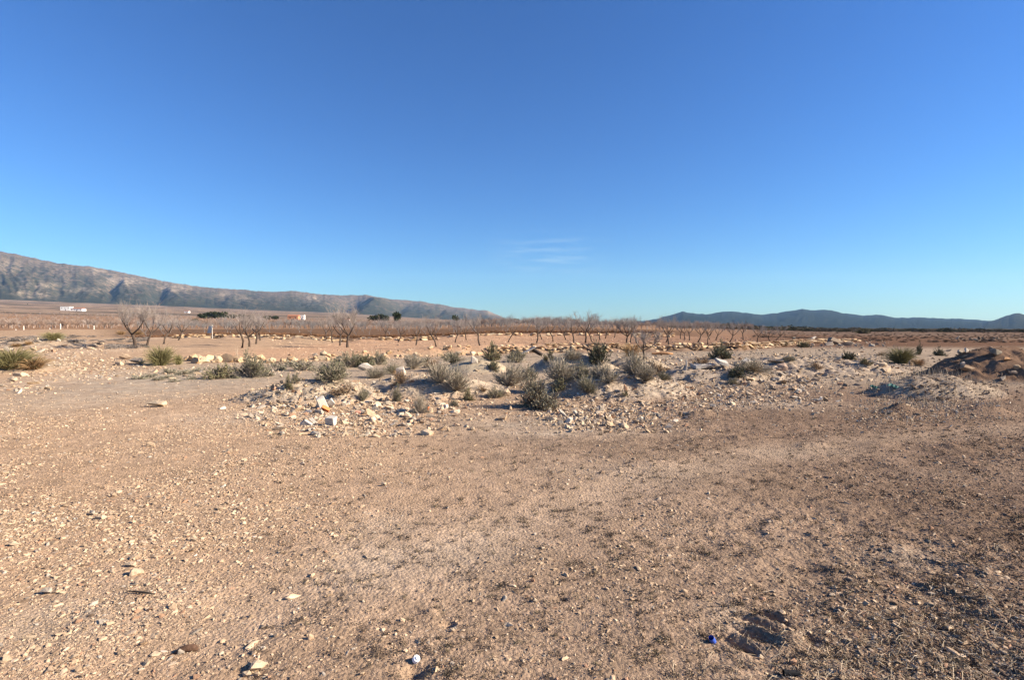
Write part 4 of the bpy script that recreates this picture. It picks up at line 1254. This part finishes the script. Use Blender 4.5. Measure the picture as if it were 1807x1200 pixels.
# next terrace: grey rows
cnt = 0
for row in range(9):
    yy = 49 + row * 7.5
    xx = -36 - row * 4
    while xx < 14 + row * .5 and cnt < 230:
        xj, yj = xx + random.uniform(-.8, .8), yy + random.uniform(-.8, .8)
        put_tree(xj, yj, float(H(xj, yj)[0]), random.uniform(1.5, 2.1), 'young grey almond tree, %s row beyond the back wall, %s' % (ORD[row], ['left end', 'left of the middle', 'middle', 'right end'][min(3, int((CX + F * xj / yj) / 290))]), 'young almond trees beyond the back wall', 'young', 1.35)
        cnt += 1
        xx += random.uniform(2.2, 4.0) + row * .16

# far orchards: too many and too small to count
def far_tree_mesh(seed):
    r = random.Random(seed); random.seed(seed)
    b = MB()
    b.tube([(0, 0, -.05), (.02, 0, .35)], [.045, .03], 4)
    for i in range(70):
        a = r.uniform(0, 6.28); e = r.uniform(.1, 1.2)
        s0 = Vector((0, 0, r.uniform(.25, .4)))
        d = Vector((math.sin(e) * math.cos(a), math.sin(e) * math.sin(a), math.cos(e)))
        L = r.uniform(.3, .62)
        b.ribbon([s0 + d * L * r.uniform(0, .3), s0 + d * L], [.0055, .003])
    return b
FAR_C = bpy.data.collections.new('far_tree_kinds')
m, n, l, b = mat_new('far_twigs')
at = n.new('ShaderNodeAttribute'); at.attribute_type = 'INSTANCER'; at.attribute_name = 'tint'
l.new(at.outputs['Color'], b.inputs['Base Color'])
M_FAR = m
for i in range(3):
    FAR_C.objects.link(bpy.data.objects.new('far_tree_%d' % i, far_tree_mesh(800 + i).mesh('far_tree', M_FAR)))
K = 3600
rr = 115 * (650 / 115) ** rng.random(K); ap = rng.uniform(-80, 1330, K)
keep = ~((ap > 1050) & (rng.random(K) < .5))
rr, ap = rr[keep], ap[keep]
ax = (ap - CX) / F; fy = rr; fx = ax * rr
fy = np.round(fy / 6.5) * 6.5 + rng.normal(0, .7, len(fy))
fx = ax * fy
k = len(fx)
hs = rng.uniform(1.7, 2.8, k)
tb = np.where(rng.random((k, 1)) < .6, np.array([[.23, .16, .12]]), np.array([[.28, .23, .195]])) * rng.uniform(.75, 1.25, (k, 1))
scatter('far_orchard', np.stack([fx, fy, H(fx, fy)], 1), np.stack([np.zeros(k), np.zeros(k), rng.uniform(0, 6.28, k)], 1), np.stack([hs * 1.25, hs * 1.25, hs], 1),
        rng.integers(0, 3, k), tb, FAR_C, 'brown bare orchards covering the plain beyond the terraces')

# far scrub along the right horizon
SCR_C = bpy.data.collections.new('scrub_kinds')
def clump_mesh(seed, n=130):
    r = random.Random(seed); random.seed(seed)
    b = MB()
    for i in range(n):
        p = Vector((r.gauss(0, .42), r.gauss(0, .42), abs(r.gauss(.32, .24))))
        for k in range(2):
            d = Vector((r.uniform(-1, 1), r.uniform(-1, 1), r.uniform(-.2, 1))).normalized() * .2
            b.ribbon([p - d * .5, p, p + d * .5], [.03, .085, .02])
    return b
for i in range(3):
    SCR_C.objects.link(bpy.data.objects.new('scrub_%d' % i, clump_mesh(820 + i).mesh('scrub', M_FAR)))
K = 1500
ap = rng.uniform(1180, 1950, K); dd = rng.uniform(150, 420, K)
fx = (ap - CX) / F * dd; fy = dd
hs = rng.uniform(.45, 1.25, K) * np.where(rng.random(K) < .08, 1.7, 1) * np.interp(ap, [1180, 1330, 1600, 1950], [1.5, 1.3, .9, .7])
tb = np.where(rng.random((K, 1)) < .6, np.array([[.095, .09, .055]]), np.array([[.16, .125, .085]])) * rng.uniform(.7, 1.2, (K, 1))
scatter('scrub', np.stack([fx, fy, H(fx, fy)], 1), np.stack([np.zeros(K), np.zeros(K), rng.uniform(0, 6.28, K)], 1), np.stack([hs * 1.6, hs * 1.6, hs], 1),
        rng.integers(0, 3, K), tb, SCR_C, 'dark low scrub along the edge of the right plain')
# dry weeds on the right field and grey dead plants on the left bank
K = 1500
ap = np.concatenate([rng.uniform(1330, 1900, 900), rng.uniform(-60, 260, 600)]); dd = np.concatenate([45 * (150 / 45) ** rng.random(900), 27 * (52 / 27) ** rng.random(600)])
fx = (ap - CX) / F * dd; fy = dd
hs = np.concatenate([rng.uniform(.05, .16, 900), rng.uniform(.06, .18, 600)])
tb = np.concatenate([np.array([[.16, .115, .08]]) * rng.uniform(.6, 1.5, (900, 1)), np.array([[.24, .21, .185]]) * rng.uniform(.6, 1.3, (600, 1))])
kk = np.concatenate([np.ones(900, bool), (fbm(fx[900:] * .15, fy[900:] * .22, 650, 2) > -.05)])
scatter('dry_weeds', np.stack([fx, fy, H(fx, fy)], 1)[kk], np.stack([np.zeros(K), np.zeros(K), rng.uniform(0, 6.28, K)], 1)[kk], np.stack([hs * 1.8, hs * 1.8, hs], 1)[kk],
        rng.integers(0, 3, K)[kk], tb[kk], SCR_C, 'dry grey and brown weeds on the fields')
# red dry grass under the young trees and along the walls
GR_C = bpy.data.collections.new('grass_kinds')
for i in range(2):
    tm = tussock_mesh(840 + i, 60, M_FAR, .03)
    GR_C.objects.link(bpy.data.objects.new('grass_%d' % i, tm))
K = 1100
fx = rng.uniform(-36, 13, K); fy = np.interp(fx, FAR_X, FAR_Y) + .8 + np.abs(rng.normal(0, 2.0, K))
tb = np.array([[.20, .11, .06]]) * rng.uniform(.6, 1.4, (K, 1))
hs = rng.uniform(.10, .30, K)
scatter('dry_grass', np.stack([fx, fy, H(fx, fy)], 1), np.stack([np.zeros(K), np.zeros(K), rng.uniform(0, 6.28, K)], 1), np.stack([hs, hs, hs], 1), rng.integers(0, 2, K), tb, GR_C,
        'reddish dry grass along the back wall of the orchard')

# straw and dead stalks on the ground
def straw(name, spots, label, upright=False):
    b = MB()
    for (x, y, L, a, w) in spots:
        z = float(0)
        b_ = a
        dx, dy = math.cos(a) * L, math.sin(a) * L
        bow = random.uniform(-.2, .2) * L
        zs = H(np.array([x, x + dx * .5 - dy * .15, x + dx]), np.array([y, y + dy * .5 + dx * .15, y + dy]))
        if upright:
            b.ribbon([(x, y, zs[0] - .01), (x + dx * .12, y + dy * .12, zs[0] + L * .55), (x + dx * .3, y + dy * .3, zs[0] + L)], [w, w * .8, w * .4])
        else:
            lift = random.uniform(.003, .02)
            b.tube([(x, y, zs[0] + .003), (x + dx * .5 - dy * bow * 2, y + dy * .5 + dx * bow * 2, zs[1] + lift), (x + dx, y + dy, zs[2] + random.uniform(.002, .02))], [w * .6, w * .7, w * .4], 3, cap=False)
    return tag(obj(name, b.mesh(name, M_STRAW)), label, kind='stuff')
sp = []
while len(sp) < 1800:
    a, b_ = random.uniform(1180, 1830), random.uniform(960, 1230)
    wgt = max(0, min(1, ((a - 1250) / 450) * .8 + (b_ - 1010) / 190 * .8 - .25))
    if random.random() > wgt: continue
    x, y = flat_hit(a, b_)
    sp.append((x, y, random.uniform(.02, .09) * random.choice((.6, 1, 1)), random.uniform(0, 6.28), random.uniform(.0010, .0026)))
for i in range(260):
    x, y = flat_hit(random.uniform(60, 1500), random.uniform(820, 1200))
    sp.append((x, y, random.uniform(.02, .07), random.uniform(0, 6.28), .0014))
straw('straw', sp, 'scattered straw and dead stalks on the soil at lower right')
sp = []
for i in range(900):
    a, b_ = random.gauss(1650, 75), random.gauss(690, 12)
    x, y, z = *flat_hit(a, b_, .25), 0
    sp.append((x, y, random.uniform(.05, .17), random.uniform(0, 6.28), .003))
for i in range(380):
    x, y = flat_hit(random.gauss(1640, 60), random.uniform(668, 690), .1)
    sp.append((x, y, random.uniform(.12, .3), random.uniform(0, 6.28), .0035))
straw('dead_stalks', sp, 'thin dead stalks standing on the grey gravel heap', True)
# dark specks on trodden ground: dead weeds and clods, plus small shadows painted dark
SPECK_C = bpy.data.collections.new('stub_kinds')
for i in range(2):
    SPECK_C.objects.link(bpy.data.objects.new('stub_%d' % i, clump_mesh(860 + i, 26).mesh('stub', M_FAR)))
K = 6500
spx_, spy_ = rng.uniform(430, 1850, K), rng.uniform(740, 1240, K)
keep = rng.random(K) < (.30 + .7 * sstep(fbm(spx_ * .008, spy_ * .016, 670, 3), -.1, .35)) * np.interp(spx_, [430, 700, 1100, 1850], [.25, .7, 1, 1])
spx_, spy_ = spx_[keep], spy_[keep]
fx, fy = backproject(spx_, spy_)
k = len(fx)
hs = rng.uniform(.006, .019, k) * np.hypot(fx, fy) ** .45
tb = np.where(rng.random((k, 1)) < .75, np.array([[.085, .065, .05]]), np.array([[.16, .13, .08]])) * rng.uniform(.7, 1.3, (k, 1))
scatter('dead_weeds', np.stack([fx, fy, H(fx, fy)], 1), np.stack([np.zeros(k), np.zeros(k), rng.uniform(0, 6.28, k)], 1), np.stack([hs * 1.2, hs * 1.2, hs], 1), rng.integers(0, 2, k), tb, SPECK_C,
        'tiny dark dead weeds dotted over the trodden soil')

# ------------------------------------------------------------------ debris
M_CONC = plain_material('white_concrete', (.47, .425, .36), .15, 30, .5, .01)
M_CONCG = plain_material('grey_concrete', (.40, .37, .33), .2, 20, .5, .01)
M_BRICK = plain_material('orange_brick', (.62, .20, .07), .15, 25, .3, .005)
M_WOODD = plain_material('dark_wood', (.05, .04, .033), .3, 25, .5, .01)
M_WOODP = plain_material('bleached_wood', (.45, .40, .34), .2, 25, .5, .01)
M_STICK = plain_material('bark', (.10, .058, .038), .35, 60, .5, .005)
M_BLUE = plain_material('blue_plastic', (.05, .12, .55), .1, 20, 0, rough_=.4, spec=.5)
M_WHITEP = plain_material('white_plastic', (.75, .78, .82), .05, 20, 0, rough_=.4, spec=.5)
M_BLACKP = plain_material('black_rubber', (.015, .015, .016), .2, 20, .2, rough_=.6)
M_TEAL = plain_material('teal_plastic', (.03, .12, .11), .2, 20, 0, rough_=.7)

def block_mesh(name, d, mat, seed, jit=.1, bev=.06, chip=True):
    r = random.Random(seed)
    bm = bmesh.new()
    bmesh.ops.create_cube(bm, size=1)
    for v in bm.verts:
        v.co = Vector((v.co.x * d[0] * (1 + r.uniform(-jit, jit)), v.co.y * d[1] * (1 + r.uniform(-jit, jit)), v.co.z * d[2] * (1 + r.uniform(-jit, jit))))
    if chip:
        v = bm.verts[:][r.randrange(4, 8)]; v.co *= .72
    bmesh.ops.bevel(bm, geom=bm.edges[:], offset=min(d) * bev, segments=1, affect='EDGES')
    bmesh.ops.subdivide_edges(bm, edges=bm.edges[:], cuts=1, use_grid_fill=True)
    for v in bm.verts:
        v.co += Vector((r.uniform(-1, 1), r.uniform(-1, 1), r.uniform(-1, 1))) * min(d) * .025
    me = bpy.data.meshes.new(name); bm.to_mesh(me); bm.free(); me.materials.append(mat)
    return me
def put(name, me, px, py, rot, dz, label, cat, push=0):
    x, y, z = ground_at(px, py)
    y += push
    return tag(obj(name, me, None, (x, y, float(H(x, y)[0]) + dz), rot), label, cat)
put('concrete_block', block_mesh('concrete_block', (.16, .11, .24), M_CONC, 1, .2), 566, 722, (.25, -.35, .5), .10, 'largest white concrete block tilted on the rubble edge', 'block', .05)
put('concrete_block', block_mesh('concrete_block', (.13, .10, .16), M_CONC, 2), 580, 720, (.2, .8, .2), .07, 'smaller white concrete piece leaning against the largest one', 'block', .1)
put('concrete_block', block_mesh('concrete_block', (.16, .12, .135), M_CONC, 3, .22), 585, 750, (.15, .12, -.25), .06, 'white concrete block lying alone on the gravel', 'block')
put('concrete_fragment', block_mesh('concrete_fragment', (.14, .06, .11), M_CONCG, 4, .2), 540, 751, (.3, .7, .3), .02, 'grey angular fragment left of the lone white block', 'fragment')
put('concrete_fragment', block_mesh('concrete_fragment', (.05, .04, .15), M_CONCG, 5, .25), 553, 747, (.2, -.7, .4), .04, 'thin grey fragment propped between the block and the left fragment', 'fragment')
bmh = MB()      # a piece of hollow brick: shell with two cells
for c, dd in [((0, 0, .05), (.14, .09, .012)), ((0, 0, -.05), (.14, .09, .012)), ((-.064, 0, 0), (.012, .09, .087)), ((.064, 0, 0), (.012, .09, .087)), ((0, 0, 0), (.114, .09, .010))]:
    bmh.box(c, dd)
put('brick_piece', bmh.mesh('brick_piece', M_BRICK), 573, 728, (.5, .55, .4), .045, 'broken orange hollow brick below the white blocks', 'brick')
put('brick_piece', block_mesh('brick_piece', (.10, .05, .06), M_BRICK, 8, .2), 758, 724, (.2, .4, .6), .02, 'orange brick shard right of the pale front shrub', 'brick')
put('brick_piece', block_mesh('brick_piece', (.09, .06, .05), plain_material('pink_brick', (.48, .24, .17), .2, 25, .3), 9, .2), 632, 730, (.2, .2, .3), .02, 'pinkish brick shard right of the orange brick', 'brick')
put('concrete_slab', block_mesh('concrete_slab', (.38, .26, .09), M_CONCG, 11, .1), 1275, 648, (.35, .25, .2), .14, 'white slab tilted up on the right rubble', 'slab')
put('concrete_slab', block_mesh('concrete_slab', (.6, .4, .09), M_CONCG, 12, .08), 1240, 650, (.12, -.05, .1), .08, 'grey slab lying flat left of the tilted white slab', 'slab')
put('concrete_slab', block_mesh('concrete_slab', (.30, .25, .09), M_CONC, 13, .15), 1318, 642, (.1, -.25, .4), .08, 'small bright slab right of the tilted white slab', 'slab')
mb = MB(); mb.tube([(0, 0, -.1), (.01, 0, .12), (.0, .01, .27)], [.03, .028, .022], 6)
put('wooden_stake', mb.mesh('wooden_stake', M_WOODP), 1210, 652, (.05, .05, 0), 0, 'short pale stake standing in the rubble', 'stake')
# old timber by the wall: two dark beams with a pale board across
x, y, z = ground_at(930, 630)
e = bpy.data.objects.new('timber_pile', None); COL.objects.link(e); e.location = (x, y, z)
tag(e, 'heap of charred timber with one bleached board before the wall', 'timber')
for (c, dd, rt, mt, nm) in [((-.50, 0, .15), (.5, .3, .26), (.1, .3, .3), M_WOODD, 'beam'), ((.45, .1, .25), (.62, .22, .16), (.1, .55, -.3), M_WOODD, 'beam'), ((0, -.05, .28), (.9, .2, .06), (.2, -.45, .1), M_WOODP, 'board')]:
    o = obj(nm, block_mesh(nm, dd, mt, 20, .12, .08), e, c, rt)
mb = MB(); mb.tube([(-.5, 0, 0), (-.1, .04, .03), (.25, 0, .02), (.55, .03, -.01)], [.06, .08, .075, .05], 7)
put('fallen_log', mb.mesh('fallen_log', plain_material('orange_wood', (.40, .22, .11), .3, 15, .5), True), 1168, 627, (0, 0, -.1), .08, 'orange brown log lying right of the bare thicket', 'log')
# small litter near the camera
mb = MB(); mb.tube([(-.016, 0, 0), (.016, 0, 0)], [.0145, .0145], 12); mb.tube([(.0161, 0, 0), (.0165, 0, 0)], [.0105, .0105], 12)
put('bottle_cap', mb.mesh('bottle_cap', M_BLUE), 1257, 1134, (.1, 1.0, .5), .013, 'bright blue bottle cap on the soil at lower right', 'bottle cap')
mb = MB(); mb.tube([(0, 0, 0), (0, 0, .018)], [.017, .016], 12); mb.tube([(0, 0, .018), (0, 0, .026)], [.010, .009], 10)
put('bottle_cap', mb.mesh('bottle_cap', M_WHITEP), 733, 1168, (.5, .5, .2), .006, 'white bottle cap at the bottom centre', 'bottle cap')
mb = MB(); mb.tube([(-.035, 0, 0), (.035, .004, 0)], [.013, .013], 10); mb.tube([(-.0351, 0, 0), (-.020, .001, 0)], [.0155, .0155], 10)
put('pipe_piece', mb.mesh('pipe_piece', M_BLACKP), 1397, 1194, (0, 0, -.1), .012, 'short black plastic pipe at the bottom right of centre', 'pipe')
mb = MB(); mb.tube([(-.055, 0, .004), (-.03, .006, .012), (0, .008, .016), (.03, .006, .014), (.048, 0, .006)], [.006, .016, .018, .017, .007], 8)
mb.tube([(-.055, 0, .004), (-.085, -.014, .006)], [.004, .002], 5)
put('bark_piece', mb.mesh('bark_piece', M_STICK, True), 330, 1152, (0, 0, .3), 0, 'curled dark brown piece of bark at the lower left', 'bark')
mb = MB(); mb.tube([(-.1, .01, .01), (-.03, 0, .014), (.04, -.006, .012), (.09, -.012, .008)], [.003, .006, .006, .003], 6)
mb.tube([(.0, -.003, .012), (.03, .02, .02)], [.003, .0015], 4)
put('stick', mb.mesh('stick', M_WOODD, True), 250, 1049, (0, 0, -.05), 0, 'thin dark stick lying among the left pebbles', 'stick')
for (a, b_, w, lb) in [(1576, 685, .12, 'teal plastic scrap in the shade of the grey gravel heap'), (1541, 686, .08, 'smaller teal plastic scrap left of the other scrap')]:
    mb = MB()
    X, Y = np.meshgrid(np.linspace(-1, 1, 5), np.linspace(-1, 1, 4))
    v = [(p * w, q * w * .6, .03 * math.sin(3 * p + 2 * q) + .03) for p, q in zip(X.ravel(), Y.ravel())]
    mb.add(v, [tuple(f) for f in grid_faces(4, 5)])
    put('plastic_scrap', mb.mesh('plastic_scrap', M_TEAL), a, b_, (.5, .1, .3), .02, lb, 'plastic scrap')
# fence posts and a stake with a pale sheet on the left
M_POST = plain_material('white_post', (.62, .58, .50), .1, 5, 0)
for i, (a, dd, hh_) in enumerate([(28, 66, .4), (42, 64, .6), (88, 66, .4), (107, 64, .75), (166, 66, .6)]):
    x, y = (a - CX) / F * dd, dd
    mb = MB(); mb.tube([(0, 0, -.2), (0, 0, hh_ * .94), (.0, 0, hh_)], [.06, .055, .03], 8)
    tag(obj('marker_post', mb.mesh('marker_post', M_POST), None, (x, y, float(H(x, y)[0]))), ['leftmost short white post on the far left bank', 'second white post from the left on the bank', 'shortest white post in the middle of the bank',
        'tallest white post on the far left bank', 'rightmost white post, nearest the biggest almond tree'][i], 'post')
x, y = (369 - CX) / F * 46, 46
z = float(H(x, y)[0])
e = bpy.data.objects.new('netting_panel', None); COL.objects.link(e); e.location = (x, y, z)
tag(e, 'pale blue sheet hung on a post behind the orchard at left', 'sheet')
mb = MB(); mb.tube([(.28, 0, -.1), (.28, 0, 1.25)], [.03, .03], 6)
obj('post', mb.mesh('post', M_POST), e)
mb = MB()
X, Y = np.meshgrid(np.linspace(-.15, .25, 5), np.linspace(.5, 1.15, 6))
v = [(p + .25 * (q - .7), .05 * math.sin(9 * p + 3 * q), q) for p, q in zip(X.ravel(), Y.ravel())]
mb.add(v, [tuple(f) for f in grid_faces(6, 5)])
obj('sheet', mb.mesh('sheet', plain_material('blue_sheet', (.34, .40, .42), .1, 3, 0)), e)

# ------------------------------------------------------------------ far trees and houses
M_PINE = plant_material('pine_needles', (.032, .042, .018), .4)
M_PTRUNK = plain_material('pine_bark', (.10, .07, .05), .3, 3, 0)
def pine_meshes(seed, n=420, kind='round'):
    r = random.Random(seed); random.seed(seed)
    b = MB()
    lobes = [(Vector((r.uniform(-.26, .26), r.uniform(-.26, .26), r.uniform(.45, .8))), r.uniform(.16, .28)) for _ in range(9)] + [(Vector((0, 0, .62)), .3)]
    for i in range(n):
        c, rad = r.choice(lobes)
        d = Vector((r.gauss(0, 1), r.gauss(0, 1), r.gauss(0, 1))).normalized()
        p = c + d * rad * r.uniform(.5, 1.05)
        t = (d + Vector((r.uniform(-.8, .8), r.uniform(-.8, .8), r.uniform(-.5, .8)))).normalized() * .085
        b.ribbon([p - t * .5, p, p + t], [.022, .042, .01])
    t = MB(); t.tube([(0, 0, -.03), (.02, 0, .3), (0, .02, .62)], [.035, .026, .012], 6)
    for k in range(4):
        a = r.uniform(0, 6.28)
        t.tube([(0, 0, .3 + .06 * k), (math.cos(a) * .2, math.sin(a) * .2, .5 + .05 * k)], [.014, .006], 4)
    return b.mesh('crown', M_PINE), t.mesh('trunk', M_PTRUNK, True)
PINES = [pine_meshes(880 + i) for i in range(4)]
def put_pine(px, ytop, ybase, dist, wide, label, group=None, name='pine_tree'):
    x = (px - CX) / F * dist; y = dist
    z = float(H(x, y)[0])
    ztop = CAM_H + dist * (572 - ytop) / F
    h = max(ztop - z, 2.5)
    e = bpy.data.objects.new(name, None); COL.objects.link(e)
    e.location = (x, y, z); e.rotation_euler = (0, 0, random.uniform(0, 6.28)); e.scale = (h * wide, h * wide, h)
    tag(e, label, 'tree', group)
    pr = random.choice(PINES)
    obj('crown', pr[0], e); obj('trunk', pr[1], e)
for q in [(360, 552, 0, 420, 1.5, 'broad dark pine at the left end of the left pine clump'), (375, 550, 0, 425, 1.5, 'broad dark pine second from the left in the left clump'),
          (391, 548, 0, 420, 1.1, 'tallest dark pine of the left clump'), (409, 553, 0, 430, 1.3, 'lighter pine at the right of the left clump'), (427, 554, 0, 430, 1.1, 'small pine at the right end of the left clump'),
          (443, 556, 0, 430, 1.2, 'dark pine left of the bright green tree'), (470, 557, 0, 430, 1.4, 'dark pine beside the bright green tree'), (485, 556, 0, 430, 1.5, 'bright green round tree left of the orange house'),
          (661, 557, 0, 380, 1.5, 'left pine of the three wide ones near the middle'), (671, 555, 0, 380, 1.5, 'middle pine of the three wide ones near the middle'), (681, 557, 0, 380, 1.4, 'right pine of the three wide ones near the middle'),
          (700, 551, 0, 330, .9, 'single upright dark tree left of the middle'), (804, 556, 0, 300, .85, 'single dark tree against the end of the mountain'),
          (911, 562, 0, 400, 1.3, 'small dark tree on the horizon left of the middle'), (1011, 562, 0, 400, 1.2, 'small dark tree on the horizon behind the middle orchard'),
          (343, 563, 0, 160, .9, 'small dark cypress like tree in the brown orchard at left'), (50, 537, 0, 1500, 1.3, 'dark tree on the pale field under the mountain'),
          (126, 548, 0, 900, 1.0, 'dark tree beside the white farmhouse'), (595, 556, 0, 420, 1.2, 'green tree left of the small white building'), (618, 558, 0, 500, 1.0, 'dark tree right of the small white building')]:
    put_pine(*q)
# round bush on the right plain
x, y = (1520 - CX) / F * 120, 120
e = bpy.data.objects.new('shrub', None); COL.objects.link(e)
e.location = (x, y, float(H(x, y)[0])); e.scale = (2.0, 2.0, 2.1)
tag(e, 'big round olive brown bush on the right plain', 'shrub')
pr = PL['green'][0]; obj('stems', pr[0], e); obj('foliage', pr[1], e)

M_WHITE = plain_material('whitewash', (.78, .76, .72), .05, 1, 0)
M_OCHRE = plain_material('orange_render', (.52, .25, .13), .08, 1, 0)
M_ROOF = plain_material('clay_tiles', (.36, .17, .10), .2, 3, .3, .05)
M_GLASS = plain_material('dark_window', (.03, .03, .035), .1, 1, 0, rough_=.2, spec=.5)
def house(px, dist, w, dp, h, label, wall_m, roof_h, rz=0.0, flat=False, zoff=0):
    x, y = (px - CX) / F * dist, dist
    z = float(H(x, y)[0]) + zoff
    e = bpy.data.objects.new('house', None); COL.objects.link(e)
    e.location = (x, y, z); e.rotation_euler = (0, 0, rz)
    tag(e, label, 'house')
    b = MB(); b.box((0, 0, h / 2 - 1), (w, dp, h + 2)); obj('wall', b.mesh('wall', wall_m), e)
    b = MB()
    if flat:
        b.box((0, 0, h + .15), (w + .3, dp + .3, .3)); rf = obj('roof', b.mesh('roof', wall_m), e)
    else:
        W, Dp = w / 2 + .4, dp / 2 + .4
        b.add([(-W, -Dp, h + .003), (W, -Dp, h + .003), (W, Dp, h + .003), (-W, Dp, h + .003), (-W, 0, h + roof_h), (W, 0, h + roof_h)], [(0, 1, 5, 4), (2, 3, 4, 5), (0, 4, 3), (1, 2, 5), (0, 3, 2, 1)])
        rf = obj('roof', b.mesh('roof', M_ROOF), e)
    nw = max(2, int(w / 4))
    for i in range(nw):
        b = MB(); b.box((0, 0, 0), (1.1, .12, 1.2)); o = obj('window', b.mesh('window', M_GLASS), e, (-w / 2 + w * (i + .5) / nw, -dp / 2 - .03, h * .6))
    b = MB(); b.box((0, 0, 0), (1.2, .14, 2.1)); obj('door', b.mesh('door', M_GLASS), e, (w * .04, -dp / 2 - .035, 1.05))
house(119, 900, 15, 9, 6.5, 'white two storey farmhouse below the mountain', M_WHITE, 1.5, .15, True)
house(139, 890, 19, 10, 4.0, 'long low white barn right of the farmhouse', M_WHITE, 1.6, .1)
house(519, 560, 11, 8, 4.6, 'orange house with tiled roof left of the middle', M_OCHRE, 1.6, .1)
house(534, 600, 5, 5, 5.5, 'narrow white house behind the orange house', M_WHITE, 1.0, .1, True)
house(611, 420, 5.5, 4, 2.4, 'tiny white building among trees left of the middle', M_WHITE, .8, .05)
house(331, 1100, 9, 7, 3.6, 'tiny pale house under the mountain right of the farm', M_WHITE, 1.2, .1)
